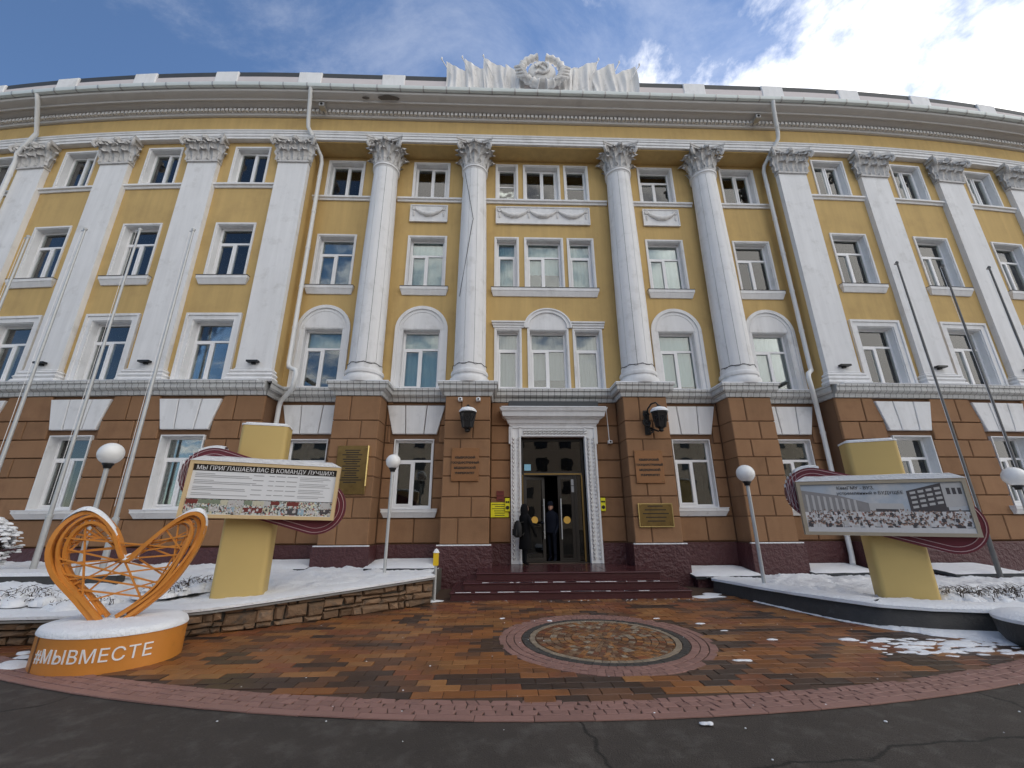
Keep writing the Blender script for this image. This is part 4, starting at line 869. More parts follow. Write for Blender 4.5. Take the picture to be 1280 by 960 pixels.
# ================================================================== ground
def nz(x, y, s=1.0, k=0.0): return noise.noise((x*s, y*s, k))
m = MB(); m.add([(-400, -400, -.012), (400, -400, -.012), (400, 400, -.012), (-400, 400, -.012)], [(0, 1, 2, 3)]); kind(obj('ground', m, 'asphalt', recalc=False), 'structure')
ACX, ACY, ARO, ARI = -0.70, 9.30, 16.05, 15.66
def arc(r, a): return (ACX+r*math.sin(a), ACY-r*math.cos(a))
m = MB(); aa = [R(-40+80*k/60) for k in range(61)]
pl = [arc(ARO, a) for a in aa]; m.add([(x, y, -.006) for x, y in pl]+[(pl[-1][0], 1.0, -.006), (pl[0][0], 1.0, -.006)], [tuple(range(63))])
plaza = kind(obj('plaza_paving', m, 'mortar_ground', recalc=False), 'structure')
LW = [(-2.86, -1.85), (-3.6, -2.42), (-4.49, -3.06), (-5.25, -3.56), (-5.99, -3.98), (-7.1, -4.25), (-8.4, -4.32), (-10.5, -4.4), (-14.0, -4.4)]     # foot of the stone wall
RW = [(3.20, -.85), (3.27, -1.2), (3.42, -2.05), (3.64, -2.92), (3.85, -3.6), (4.10, -4.05), (4.6, -4.35), (5.31, -4.52), (6.4, -4.7), (9.0, -4.9), (13, -5.0)]   # foot of the dark planter
def side_of(poly, x, y):   # signed distance-like test: polyline lookup of x at y
    best = None
    for (x0, y0), (x1, y1) in zip(poly, poly[1:]):
        dx, dy = x1-x0, y1-y0; t = max(0, min(1, ((x-x0)*dx+(y-y0)*dy)/(dx*dx+dy*dy))); d = math.hypot(x-x0-t*dx, y-y0-t*dy)
        cr = dx*(y-y0)-dy*(x-x0)
        if best is None or d < best[0]: best = (d, cr)
    return best
MC, MRo = (-.14, -4.38), 1.43
PV = []    # (dist, quad, material index, piece centre)
cx_, cy_ = -1.598, -10.822
def quad_ok(c):
    d, cr = side_of(LW, *c)
    if cr < 0 and c[0] < -2.8: return False
    if c[0] < -2.8 and c[1] > -1.6: return False
    d, cr = side_of(RW, *c)
    if cr > 0 and c[0] > 3.0: return False
    return True
BWd, BHt = .30, .15
iy = 0; y = -6.55
while y < -1.45:
    ix = 0; x = -9.6+(BWd/2 if iy % 2 else 0)
    while x < 8.4:
        c = (x+BWd/2, y+BHt/2)
        rr = math.hypot(c[0]-ACX, c[1]-ACY); rm = math.hypot(c[0]-MC[0], c[1]-MC[1])
        if rr < ARI-.02 and rm > MRo+.02 and quad_ok(c) and not (abs(c[0]) < 2.4 and c[1] > -1.5):
            gx, gy = round(x/.45), round(y/.30)
            n1 = nz(c[0]*1.0, c[1]*1.5, 1.55, 2.0)+.55*nz(gx*.77, gy*.91, 1.0, 5)+rnd.uniform(-.12, .12)
            front = max(0, min(1, (-c[1]-4.9)/1.0)); th = .34-.26*front-.10*max(0, min(1, (c[0]-1.5)/2))
            n2 = nz(gx*.63+9, gy*.71, 1.0, 8)
            mi = 3 if n1 > th else (4 if n1 > th-.16 else (1 if n2 > .18 else (2 if n2 < -.22 else 0)))
            g = .0035; PV.append((math.hypot(c[0]-cx_, c[1]-cy_), [(x+g, y+g), (x+BWd-g, y+g), (x+BWd-g, y+BHt-g), (x+g, y+BHt-g)], mi, c))
        x += BWd; ix += 1
    y += BHt; iy += 1
for row, (r0, r1) in enumerate(((ARI, 15.76), (15.76, 15.86), (15.86, 15.955))):
    a = R(-36)
    while a < R(36):
        w = rnd.uniform(.085, .15)/r1; sk = rnd.uniform(-.022, .022)/r1; g = .004/r1
        q = [arc(r1-.004, a+g+sk), arc(r1-.004, a+w-g+sk), arc(r0+.004, a+w-g-sk), arc(r0+.004, a+g-sk)]; c = arc((r0+r1)/2, a+w/2)
        PV.append((math.hypot(c[0]-cx_, c[1]-cy_), q, 5, c)); a += w
a = R(-36)
while a < R(36):       # edging stones
    w = .5/ARO; g = .003/ARO; q = [arc(ARO, a+g), arc(ARO, a+w-g), arc(15.962, a+w-g), arc(15.962, a+g)]; c = arc(16.0, a+w/2); PV.append((math.hypot(c[0]-cx_, c[1]-cy_), q, 5, c)); a += w
def ringp(r, a): return (MC[0]+r*math.cos(a), MC[1]+r*math.sin(a))
r = 0.06
rings = []
while r < .92: rings.append((r, min(r+.095, .925), 'in')); r += .095
rings += [(.93, 1.01, 'light'), (1.015, 1.115, 'dark'), (1.12, 1.22, 'pink'), (1.225, 1.325, 'pink'), (1.33, 1.43, 'pink')]
for r0, r1, kd in rings:
    n = max(6, int(2*math.pi*r1/(.095 if kd != 'in' else .075))); a0 = rnd.random()
    for k in range(n):
        a, b = a0+2*math.pi*(k+.02)/n, a0+2*math.pi*(k+.98)/n; j = rnd.uniform(-.006, .006)
        mi = {'light': 7, 'dark': 6, 'pink': 5}.get(kd) or rnd.choice([1, 4, 7, 2, 4, 1, 8, 8])
        c = ringp((r0+r1)/2, (a+b)/2); PV.append((math.hypot(c[0]-cx_, c[1]-cy_), [ringp(r1-.004+j, a), ringp(r0+.004, a), ringp(r0+.004, b), ringp(r1-.004+j, b)], mi, c))
PV.sort(key=lambda t: t[0]); PM = PAV+[PINK, PGREY, PLIGHT, PTAN]
def paver_faces(mb, q, z0, z1, mi, ins=.006):
    c = (sum(p[0] for p in q)/4, sum(p[1] for p in q)/4); L_ = [(p[0]+(c[0]-p[0])*min(.12, ins/ (math.hypot(p[0]-c[0], p[1]-c[1])+1e-6)), p[1]+(c[1]-p[1])*min(.12, ins/(math.hypot(p[0]-c[0], p[1]-c[1])+1e-6))) for p in q]
    mb.add([(x, y, z0) for x, y in q]+[(x, y, z1-.003) for x, y in q]+[(x, y, z1) for x, y in L_], [(0, 1, 5, 4), (1, 2, 6, 5), (2, 3, 7, 6), (3, 0, 4, 7), (4, 5, 9, 8), (5, 6, 10, 9), (6, 7, 11, 10), (7, 4, 8, 11), (8, 9, 10, 11)], mi)
PCACHE = {}
for d, q, mi, c in PV[:300]:
    z = rnd.uniform(-.0015, .0025)
    if mi < 5:
        if mi not in PCACHE: mm = MB(); w, h = BWd/2-.0035, BHt/2-.0035; paver_faces(mm, [(-w, -h), (w, -h), (w, h), (-w, h)], -.008, .004, 0); PCACHE[mi] = mm.mesh('paver', PM[mi], None, False)
        link('paver', PCACHE[mi], plaza, (c[0], c[1], z), 0, (rnd.uniform(-.006, .006), rnd.uniform(-.006, .006), rnd.uniform(-.008, .008)))
    else:
        mm = MB(); paver_faces(mm, [(x-c[0], y-c[1]) for x, y in q], -.008, .004, 0); link('paver', mm.mesh('paver', PM[mi], None, False), plaza, (c[0], c[1], z))
mm = MB()
for d, q, mi, c in PV[300:]: z = rnd.uniform(-.0015, .0025); paver_faces(mm, q, -.008, .004+z, mi)
kind(obj('far_pavers', mm, PM, plaza, recalc=False), 'stuff')
# ------------------------------------------------------------------ entrance steps
st = thing('entrance_steps', 'three dark red polished granite steps with snow lines below the portal', 'steps')
for x0, x1, y0, z0, z1 in ((-2.52, 2.36, -1.60, -.02, .15), (-2.27, 2.17, -1.42, .15, .30), (-2.03, 1.93, -1.08, .30, .445)):
    m = MB(); m.cbox(x0, x1, y0, RY, z0, z1-.03, .004); m.cbox(x0-.02, x1+.02, y0-.025, RY, z1-.03, z1, .008); s_ = obj('step', m, 'maroon_granite', st)
    if z1 < .4: 
        m = MB()
        for k in range(14): a = x0+rnd.random()*(x1-x0-.5); m.box(a, a+rnd.uniform(.15, .5), y0-.02, y0+rnd.uniform(.0, .02), z1, z1+.006)
        obj('snow_line', m, 'snow', s_)
    else:
        for k in range(7):
            for j in range(3):
                a = x0+(x1-x0)*k/7; b = y0+.5+.62*j; mt_ = MB(); mt_.box(a+.006, a+(x1-x0)/7-.006, b-.5+.006, b+.12-.006, z1, z1+.006) if b+.12 < RY else None
                if mt_.v: obj('tile', mt_, 'maroon_granite', s_)
# ------------------------------------------------------------------ stone retaining wall (left bed)
def along(poly, s):
    for (x0, y0), (x1, y1) in zip(poly, poly[1:]):
        L_ = math.hypot(x1-x0, y1-y0)
        if s <= L_: t = s/L_; return (x0+(x1-x0)*t, y0+(y1-y0)*t), math.atan2(y1-y0, x1-x0)
        s -= L_
    return poly[-1], math.atan2(poly[-1][1]-poly[-2][1], poly[-1][0]-poly[-2][0])
def plen(poly): return sum(math.hypot(b[0]-a[0], b[1]-a[1]) for a, b in zip(poly, poly[1:]))
LL = plen(LW)
def ztop(s): return .50-.16*min(1, s/3.6)
wl = thing('stone_retaining_wall', 'low rubble stone retaining wall with a snowy coping behind the heart sculpture', 'wall')
m = MB(); n = 60
for k in range(n):
    (p, a), (q, b) = along(LW, LL*k/n), along(LW, LL*(k+1)/n); na, nb = (-math.sin(a), math.cos(a)), (-math.sin(b), math.cos(b)); o0, o1 = -.04, -.32
    z0, z1 = ztop(LL*k/n)-.05, ztop(LL*(k+1)/n)-.05
    m.hexa([(p[0]+na[0]*o0, p[1]+na[1]*o0, -.05), (q[0]+nb[0]*o0, q[1]+nb[1]*o0, -.05), (q[0]+nb[0]*o1, q[1]+nb[1]*o1, -.05), (p[0]+na[0]*o1, p[1]+na[1]*o1, -.05), (p[0]+na[0]*o0, p[1]+na[1]*o0, z0), (q[0]+nb[0]*o0, q[1]+nb[1]*o0, z1), (q[0]+nb[0]*o1, q[1]+nb[1]*o1, z1), (p[0]+na[0]*o1, p[1]+na[1]*o1, z0)])
m.box(-3.16, -2.90, -1.80, -.1, -.05, .44)
obj('mortar_core', m, 'rubble_mortar', wl)
def rough_stone(w, h, d):
    m = MB(); j = lambda a: rnd.uniform(-a, a)*1.7; hw, hh = w/2, h/2; e = min(.022, h*.22)
    P = [(-hw+j(.015), -d*.2, -hh+j(.008)), (hw+j(.015), -d*.2, -hh+j(.008)), (hw+j(.015), -d*.2, hh+j(.008)), (-hw+j(.015), -d*.2, hh+j(.008))]
    Q = [(x*(1-e/hw)+j(.012), -d+j(.012), z*(1-e/hh)+j(.006)) for x, _, z in P]; Bk = [(x, .04, z) for x, _, z in P]
    c = (j(.03), -d-.012+j(.008), j(.01))
    m.add(Bk+P+Q+[c], [(0, 1, 5, 4), (1, 2, 6, 5), (2, 3, 7, 6), (3, 0, 4, 7), (4, 5, 9, 8), (5, 6, 10, 9), (6, 7, 11, 10), (7, 4, 8, 11), (8, 9, 12), (9, 10, 12), (10, 11, 12), (11, 8, 12)]); return m
s = 0.02
while s < LL-3.0:
    w0 = .0
    H_ = ztop(s)-.06; zc = .0; seg = rnd.uniform(.5, .8); ncr = 4 if H_ > .36 else 3; hs = [rnd.uniform(.5, 1.6) for _ in range(ncr)]; f_ = H_/sum(hs)
    for hh in hs:
        h = hh*f_; ss = s; 
        while ss < s+seg-.02:
            w = min(rnd.choice([.14, .2, .28, .36, .46])*rnd.uniform(.85, 1.2), s+seg-ss)
            if s+seg-ss-w < .1: w = s+seg-ss
            (p, a) = along(LW, ss+w/2); obj('stone', rough_stone(w-.014, h-.010, rnd.uniform(.03, .075)), 'stone_warm', wl, (p[0], p[1], zc+h/2), a+math.pi); ss += w
        zc += h
    s += seg
def strip(poly, L_, o0, o1, zf, t0, t1, step=.12, wob=0.0):   # coping or snow strip along a polyline
    m = MB(); n = max(2, int(L_/step)); prof = [(o0, t0), (o0+.0, t1*.6+t0*.4), (o0*.8+o1*.2, t1), (o0*.3+o1*.7, t1*1.02), (o1, t1*.9+t0*.1), (o1, t0)]; vs = []; k6 = len(prof)
    for k in range(n+1):
        p, a = along(poly, L_*k/n); nn = (-math.sin(a), math.cos(a)); z = zf(L_*k/n)
        for o, dz in prof: w = wob*nz(p[0]*3+o*5, p[1]*3, 1.0, dz*9); vs.append((p[0]+nn[0]*(o+w), p[1]+nn[1]*(o+w), z+dz+(w*.6 if dz > t0 else 0)))
    m.add(vs, [(i*k6+j, (i+1)*k6+j, (i+1)*k6+(j+1) % k6, i*k6+(j+1) % k6) for i in range(n) for j in range(k6)]+[tuple(range(k6)), tuple(range(n*k6+k6-1, n*k6-1, -1))]); return m
obj('coping', strip(LW, LL, .10, -.36, lambda s: ztop(s)-.055, 0, .04), 'concrete_cap', wl)
obj('coping_snow', strip(LW, LL, .105, -.40, lambda s: ztop(s)-.016, 0, .055, .08, .012), 'snow', wl, smooth=60)
# ------------------------------------------------------------------ dark planter (right bed)
RL = plen(RW); rtop = lambda s: .22+.06*min(1, s/3)
wr = thing('planter_wall', 'curved dark stone planter wall with thick snow on its rim', 'planter')
m = MB(); n = 80; vs = []
for k in range(n+1):
    p, a = along(RW, RL*k/n); nn = (-math.sin(a), math.cos(a)); z = rtop(RL*k/n)
    for o, zz_ in ((-.03, -.05), (-.0, z-.03), (.03, z), (.35, z), (.35, -.05)): vs.append((p[0]+nn[0]*o, p[1]+nn[1]*o, zz_))
m.add(vs, [(i*5+j, (i+1)*5+j, (i+1)*5+(j+1) % 5, i*5+(j+1) % 5) for i in range(n) for j in range(5)]+[(0, 1, 2, 3, 4)]); obj('wall_body', m, 'planter_dark', wr, smooth=40)
obj('rim_snow', strip(RW, RL, -.045, .42, rtop, 0, .075, .08, .015), 'snow', wr, smooth=60)
t = thing('round_planter', 'round dark concrete planter filled with snow beside the long planter wall', 'planter', (5.42, -5.15, 0))
m = MB(); m.lathe([(.44, -.01), (.52, .12), (.54, .30), (.50, .31), (.47, .30)], 28); obj('bowl', m, 'planter_dark', t, smooth=40)
m = MB(); m.lathe([(.545, .29), (.55, .33), (.48, .375), (.2, .40), (.0, .405)], 24); obj('snow_fill', m, 'snow', t, smooth=60)
# ------------------------------------------------------------------ snow on the beds
def bed(name, poly, L_, zt, zb, qf, inset, lab):
    m = MB(); nu, nv = 260, 70
    def f(u, v):
        s = L_*u; p, a = along(poly, s); nn = (-math.sin(a), math.cos(a)); p = (p[0]+nn[0]*inset, p[1]+nn[1]*inset); q = qf(u); x = p[0]+(q[0]-p[0])*v; y = p[1]+(q[1]-p[1])*v
        e = min(1, v*6); z = zt(s)*(1-v)+zb(u)*v+e*(.06*nz(x, y, 1.7)+.045*nz(x, y, 4.3, 3)+.03*abs(nz(x, y, 9, 3))+.018*nz(x, y, 17, 3)); return (x, y, z)
    m.grid(f, nu, nv); return kind(obj(name, m, 'snow', smooth=80, recalc=False), 'stuff')
bedl = bed('snow_cover', LW, LL, lambda s: ztop(s)+.0, lambda u: .40+.30*min(1, u*1.6), lambda u: (-2.95-u*13.5, .75), -.2, '')
bedr = bed('snow_cover', RW, RL, lambda s: rtop(s)+.03, lambda u: .16+.10*u, lambda u: (2.95+u*13, .75), .2, '')
for o in (bedl, bedr): o['label'] = 'uneven snow lying over the raised planting bed'; o['category'] = 'snow'
bedl['label'] = 'uneven snow on the raised bed behind the rubble stone wall'; bedr['label'] = 'uneven snow on the raised bed behind the dark curved planter wall'
def blob(mb, x, y, z, r, fl=.45, k=0, n=9):
    o = len(mb.v); rows = [(.0, 1.0), (.5, .86), (.86, .5), (1.0, .06), (1.0, -.3)]
    for rr, zz_ in rows:
        for i in range(n): a = 2*math.pi*i/n; w = 1+.6*noise.noise((x*7+math.cos(a)*1.3, y*7+math.sin(a)*1.3, k+rr)); mb.v.append((x+r*rr*math.cos(a)*w, y+r*rr*math.sin(a)*w, z+r*fl*zz_))
    for j in range(len(rows)-1):
        for i in range(n): mb.f.append((o+j*n+i, o+(j+1)*n+i, o+(j+1)*n+(i+1) % n, o+j*n+(i+1) % n)); mb.m.append(0)
def stalks(name, lab, spots, nper, zr):
    tw, sn = MB(), MB()
    for (x, y, z, sp, ht) in spots:
        for k in range(nper):
            a = rnd.uniform(0, 6.28); d = sp*math.sqrt(rnd.random()); px, py = x+d*math.cos(a), y+d*math.sin(a); l_ = ht*rnd.uniform(.4, 1.0); b = rnd.uniform(0, 6.28); le = rnd.uniform(.3, 1.0)*l_
            pts = [(px, py, z-.03), (px+le*.4*math.cos(b), py+le*.4*math.sin(b), z+l_*.6), (px+le*math.cos(b), py+le*math.sin(b), z+l_*.75)]; tw.tube(pts, [.007, .005, .003], 4)
            if rnd.random() < .3: blob(sn, pts[1][0], pts[1][1], pts[1][2]-.03, rnd.uniform(.02, .045), .7, k)
        for k in range(nper): a = rnd.uniform(0, 6.28); d = sp*math.sqrt(rnd.random()); blob(sn, x+d*math.cos(a), y+d*math.sin(a), z-.02, rnd.uniform(.06, .15), rnd.uniform(.35, .8), k, 12)
    e = thing(name, lab, 'plants'); e['kind'] = 'stuff'; obj('stalks', tw, 'twig', e, recalc=False); obj('snow_clumps', sn, 'snow', e, smooth=70, recalc=False)
stalks('snowy_plants', 'withered bedding plants under snow beside the board with the invitation', [(-6.75, -2.75, .48, .30, .20), (-7.0, -3.15, .45, .35, .18)], 70, 0)
stalks('snowy_plants', 'withered bedding plants under snow behind the heart sculpture', [(-8.6-.7*k, -3.5+.22*(k % 2), .43, .45, .17) for k in range(4)]+[(-7.7, -3.75, .40, .35, .12)], 55, 0)
stalks('snowy_plants', 'withered bedding plants under snow beside the board with the crowd photo', [(5.9+.42*k, -3.5-.12*(k % 3), .30, .33, .22) for k in range(5)], 70, 0)
def shrub(x, y, z, r, h, lab):
    t = thing('snowy_shrub', lab, 'shrub', (x, y, z)); m = MB(); m.tube([(0, 0, -.05), (.02, .01, h*.5), (0, 0, h*.9)], [.03, .02, .01], 6); obj('stem', m, 'twig', t)
    tw, sn = MB(), MB()
    for k in range(320):
        a = rnd.uniform(0, 6.28); zz_ = rnd.random()**.8; rr = r*math.sin(math.pi*(.15+.8*zz_))*rnd.uniform(.55, 1.0); e = Vector((rr*math.cos(a), rr*math.sin(a), h*zz_)); tw.tube([(0, 0, h*zz_*.6), tuple(e*.6+Vector((0, 0, h*zz_*.2))), tuple(e)], [.008, .006, .003], 4); blob(sn, e.x, e.y, e.z, rnd.uniform(.03, .075), .6, k, 7)
    obj('twigs', tw, 'twig', t, recalc=False); obj('snow_load', sn, 'snow', t, smooth=70, recalc=False)
shrub(-11.75, -1.6, .62, .48, 1.0, 'round shrub bowed under snow by the flagpoles'); shrub(8.2, -3.9, .3, .38, .6, 'small snow-laden shrub at the end of the planter wall')
# snow scraps and drifts on the paving
m = MB(); R2 = random.Random(3)
def drift(poly, L0, L1, wf, k0):
    n = 220; vs = []; fs = []
    for k in range(n+1):
        s = L0+(L1-L0)*k/n; p, a = along(poly, s); nn = (-math.sin(a), math.cos(a)); w = wf((k)/n)*(1+.5*nz(s, k0, 2.5)+.4*nz(s, k0, 8)+.25*nz(s, k0, 21))
        for o, z in ((.02, .05), (-w*.35, .045), (-w*.8, .03), (-w, .005)): vs.append((p[0]+nn[0]*o, p[1]+nn[1]*o, z*min(1, w*6)+.004))
    m.add(vs, [(i*4+j, (i+1)*4+j, (i+1)*4+j+1, i*4+j+1) for i in range(n) for j in range(3)])
drift(RW, 1.2, 7.5, lambda t: .06+2.3*max(0, t-.28)**1.25, 1)
for x, y, w, d in ((3.1, -4.63, .10, .05), (3.45, -4.72, .14, .05), (3.87, -4.86, .17, .06), (3.6, -5.0, .18, .05), (3.9, -5.2, .16, .05), (4.3, -5.15, .2, .07), (2.1, -4.58, .07, .03), (1.25, -5.38, .11, .04), (1.54, -3.67, .06, .03), (.1, -6.86, .05, .03), (4.35, -4.9, .3, .12), (1.0, -3.3, .05, .03), (1.7, -4.1, .05, .02), (-.75, -3.35, .04, .04), (-1.5, -3.15, .05, .03), (-7.15, -5.1, .25, .16), (-7.3, -4.8, .12, .08), (-7.5, -4.65, .1, .06), (-2.95, -1.6, .25, .12), (2.75, -1.5, .3, .14), (2.95, -1.2, .2, .12)):
    blob(m, x, y, .004, w, .10 if w > .1 else .2, x, 22)
    for q in range(len(m.v)-22*5, len(m.v)): vx = m.v[q]; m.v[q] = (vx[0], y+(vx[1]-y)*d/w*1.0, max(.002, vx[2]))
for k in range(130):
    x, y = 3.0+2.2*R2.random()**.7, -4.62-.75*R2.random(); q0 = len(m.v); blob(m, x, y, .003, R2.uniform(.02, .10), .12, k, 12)
    for q in range(q0, len(m.v)): vx = m.v[q]; m.v[q] = (vx[0], y+(vx[1]-y)*.5, max(.002, vx[2]))
for k in range(90): blob(m, R2.uniform(-5, 5), R2.uniform(-7.6, -1.8), .002, R2.uniform(.004, .013), .5, k, 5)
for k in range(40): blob(m, R2.uniform(-2.6, 2.4), R2.uniform(-1.78, -1.63), .002, R2.uniform(.008, .022), .4, k, 6)
o = kind(obj('snow_scraps', m, 'snow', smooth=70, recalc=False), 'stuff'); o['label'] = 'scraps and drifts of snow left on the brick paving'; o['category'] = 'snow'
# slabs over the basement light wells
for x0, x1, y0, z, lab in ((-4.66, -3.03, -.34, .47, 'snow-covered slab over the light well between the two left pillars'), (-7.6, -6.0, -.3, .47, 'snow-covered slab over the light well behind the invitation board'), (3.04, 4.66, -.36, .24, 'snow-covered slab over the light well between the two right pillars'), (5.98, 7.6, -.26, .27, 'snow-covered slab over the light well behind the crowd photo board'), (8.6, 10.3, -1.05, .32, 'snow-covered slab over the light well below the wing window by the crowd photo board')):
    t = thing('light_well_slab', lab, 'slab', ((x0+x1)/2, y0, z)); w = (x1-x0)/2; dp = (RY-.08-y0) if abs(x0) < CC-.1 and x0 < 8 else .95
    m = MB(); m.hexa([(-w, 0, -.06), (w, 0, -.06), (w, dp, .04), (-w, dp, .04), (-w, 0, 0), (w, 0, 0), (w, dp, .10), (-w, dp, .10)]); obj('slab', m, 'roof_dark', t)
    m = MB(); m.box(-w+.06, w-.06, .06, dp-.02, -.4, -.05); obj('well_wall', m, 'maroon_plinth', t)
    m = MB(); m.grid(lambda u, v: (-w-.02+(2*w+.04)*u, -.03+(dp+.0)*v, .1*v+.005+.035*min(1, 8*u, 8*(1-u), 8*v)+.008*nz(u*3, v*3, 2, x0)), 14, 8); obj('snow_layer', m, 'snow', t, smooth=60, recalc=False)
# kerb of the upper terrace by the flagpoles
t = thing('terrace_kerb', 'long low concrete kerb capped with snow in front of the flagpoles', 'kerb'); m = MB(); m.box(-14, -8.6, -2.2, -2.0, .2, .60); obj('kerb_stone', m, 'planter_dark', t); m = MB(); m.box(-14, -8.58, -2.22, -1.6, .60, .66); obj('kerb_snow', m, 'snow', t)

# ------------------------------------------------------------------ park lamps and flagpoles
def lamp(x, y, z0, zc, d, lab):
    t = thing('park_lamp', lab, 'lamp', (x, y, z0)); h = zc-z0; r = d/2
    m = MB(); m.lathe([(.035, -.1), (.035, h-r-.04)], 12); obj('pole', m, 'galvanised', t, smooth=40)
    m = MB(); m.lathe([(.055, h-r-.07), (.06, h-r-.03), (.085, h-r+.0), (.08, h-r+.03)], 14); obj('collar', m, 'iron_black', t, smooth=40)
    m = MB(); m.lathe([(max(.001, r*math.sin(math.pi*k/18)), h-r*math.cos(math.pi*k/18)) for k in range(1, 19)], 28); obj('globe', m, 'globe_white', t, smooth=80)
lamp(-8.34, -3.3, .42, 2.68, .37, 'globe lamp on a pale post rising behind the heart sculpture')
lamp(-4.0, -1.05, .45, 2.82, .33, 'globe lamp on a thin post at the end of the rubble stone wall')
lamp(3.66, -2.0, .24, 2.44, .36, 'globe lamp on a thin post inside the dark planter by the steps')
lamp(8.95, -2.5, .28, 2.32, .38, 'globe lamp on a post beside the flagpoles past the crowd photo board')
for x, z0, zt, r, lab in ((-13.88, .65, 8.62, .04, 'pale steel flagpole furthest from the portal on the heart side'), (-12.52, .65, 8.88, .042, 'pale steel flagpole with a loose rope on the heart side'), (-11.12, .62, 8.9, .042, 'pale steel flagpole beside the snowy round shrub'), (-9.74, .55, 8.92, .045, 'pale steel flagpole behind the globe lamp and heart'), (9.45, .2, 8.24, .036, 'dark steel flagpole nearest the board with the crowd photo'), (10.74, .2, 8.16, .036, 'dark steel flagpole between two others on the crowd photo side'), (12.07, .2, 8.13, .036, 'dark steel flagpole furthest from the crowd photo board')):
    t = thing('flagpole', lab, 'flagpole', (x, -1.2, z0), 0, 'flagpoles along the facade'); h = zt-z0
    mt_ = 'galvanised' if x < 0 else 'pole_dark'
    m = MB(); m.lathe([(r*1.35, -.1), (r*1.35, 1.0), (r*1.5, 1.01), (r*1.5, 1.06), (r, 1.08), (r*.6, h)], 12); obj('pole', m, mt_, t, smooth=30)
    m = MB(); m.lathe([(r*.9, h-.02), (r*1.1, h+.03), (r*.3, h+.06)], 10); m.box(-.09, .0, -.012, .012, h-.05, h-.02); obj('truck', m, mt_, t)
    m = MB(); m.tube([(-.085, 0, h-.04), (-.06-(.04 if x == -12.52 else 0), -.02, h*.6), (-.07, -.03, 1.3)], .006, 4); obj('rope', m, 'pvc', t)
# bollard at the wall end
t = thing('marker_post', 'short grey post with a yellow pointed head at the stone wall end', 'post', (-2.84, -1.62, 0)); m = MB(); m.lathe([(.03, -.02), (.03, .68)], 10); obj('post', m, 'galvanised', t, smooth=40)
m = MB(); m.box(-.05, .05, -.05, .05, .66, .90); obj('head', m, 'bollard_yellow', t); m = MB(); m.lathe([(.07, .90), (.035, .96), (.0, .98)], 8); obj('snow_tip', m, 'snow', t)

# ------------------------------------------------------------------ information boards
def stadium(r, L_, n=18): return [(L_+r*math.cos(R(-90+180*k/n)), r*math.sin(R(-90+180*k/n))) for k in range(n+1)]+[(-L_+r*math.cos(R(90+180*k/n)), r*math.sin(R(90+180*k/n))) for k in range(n+1)]
def board(name, lab, loc, rz, zc, pyl_x, pyl_top, tilt, frame_m, shade, draw):
    t = thing(name, lab, 'board', loc, rz)
    # pylon
    hw, d0, d1 = .38, .20, .66
    m = MB(); pl = []
    for cx, cy, a0 in ((pyl_x+hw-.07, d0+.07, -90), (pyl_x+hw-.07, d1-.07, 0), (pyl_x-hw+.07, d1-.07, 90), (pyl_x-hw+.07, d0+.07, 180)):
        for k in range(5): a = R(a0+90*k/4); pl.append((cx+.07*math.cos(a), cy+.07*math.sin(a)))
    m.prismz(pl, -.08, pyl_top); obj('pylon', m, 'pylon_yellow', t, smooth=40)
    m = MB(); m.prismz([(pyl_x+(x-pyl_x)*1.03, .43+(y-.43)*1.03) for x, y in pl], pyl_top+.001, pyl_top+.03); m.prismz([(pyl_x+(x-pyl_x)*.9, .43+(y-.43)*.88) for x, y in pl], pyl_top+.03, pyl_top+.055); obj('pylon_snow', m, 'snow', t, smooth=60)
    ca, sa = math.cos(R(-17)), math.sin(R(-17)); rot = lambda p: (p[0]*ca-p[1]*sa, zc+p[0]*sa+p[1]*ca)
    m = MB(); m.prism([rot(p) for p in stadium(.45, .90)], .03, .19); obj('ring_plate', m, 'ring_maroon', t)
    for r in (.415, .345):
        m = MB(); m.tube([(rot(p)[0], .026, rot(p)[1]) for p in stadium(r, .90)], .0065, 6, True); obj('ring_line', m, 'ring_line', t, smooth=60)
    m = MB(); pts = [rot(p) for p in stadium(.452, .90)]; vs = []; run = [p for p in pts if p[1] > zc-.1 and p[0] < .75]; run.sort(key=lambda p: p[0]); run = run[2:]
    for x, z in run: vs += [(x, .02, z-.004), (x, .02, z+.03), (x, .11, z+.05), (x, .20, z+.03), (x, .20, z-.004)]
    m.add(vs, [(i*5+j, (i+1)*5+j, (i+1)*5+(j+1) % 5, i*5+(j+1) % 5) for i in range(len(run)-1) for j in range(5)]); obj('ring_snow', m, 'snow', t, smooth=70)
    # panel
    e = link('panel', None, t, (0, 0, zc)); e.rotation_euler = (0, R(tilt), 0); W2, H2 = 1.155, .45
    m = MB(); m.box(-W2+.03, W2-.03, -.06, .03, -H2+.03, H2-.03); obj('panel_box', m, frame_m, e)
    m = MB(); bars(m, -W2, W2, -H2, H2, -.10, .028, .055); obj('panel_frame', m, frame_m, e)
    m = MB(); m.grid(lambda u, v: (-W2-.01+(2*W2+.02)*u, -.11+.16*v, H2+.002+.085*min(1, 14*u, 14*(1-u))*(.55+.45*math.sin(math.pi*min(1, v+.25)))+.01*nz(u*9, v, 1, rz)), 40, 4); a = len(m.v)
    m.grid(lambda u, v: (-W2-.01+(2*W2+.02)*u, -.11, H2+.001+(.002+.085*min(1, 14*u, 14*(1-u))*.82+.01*nz(u*9, 0, 1, rz))*v), 40, 1); obj('panel_snow', m, 'snow', e, smooth=70, recalc=False)
    draw(e, W2-.055, H2-.055); return t
def flat(e, name, x0, x1, z0, z1, y, mt): m = MB(); m.box(x0, x1, y, y+.003, z0, z1); return obj(name, m, mt, e)
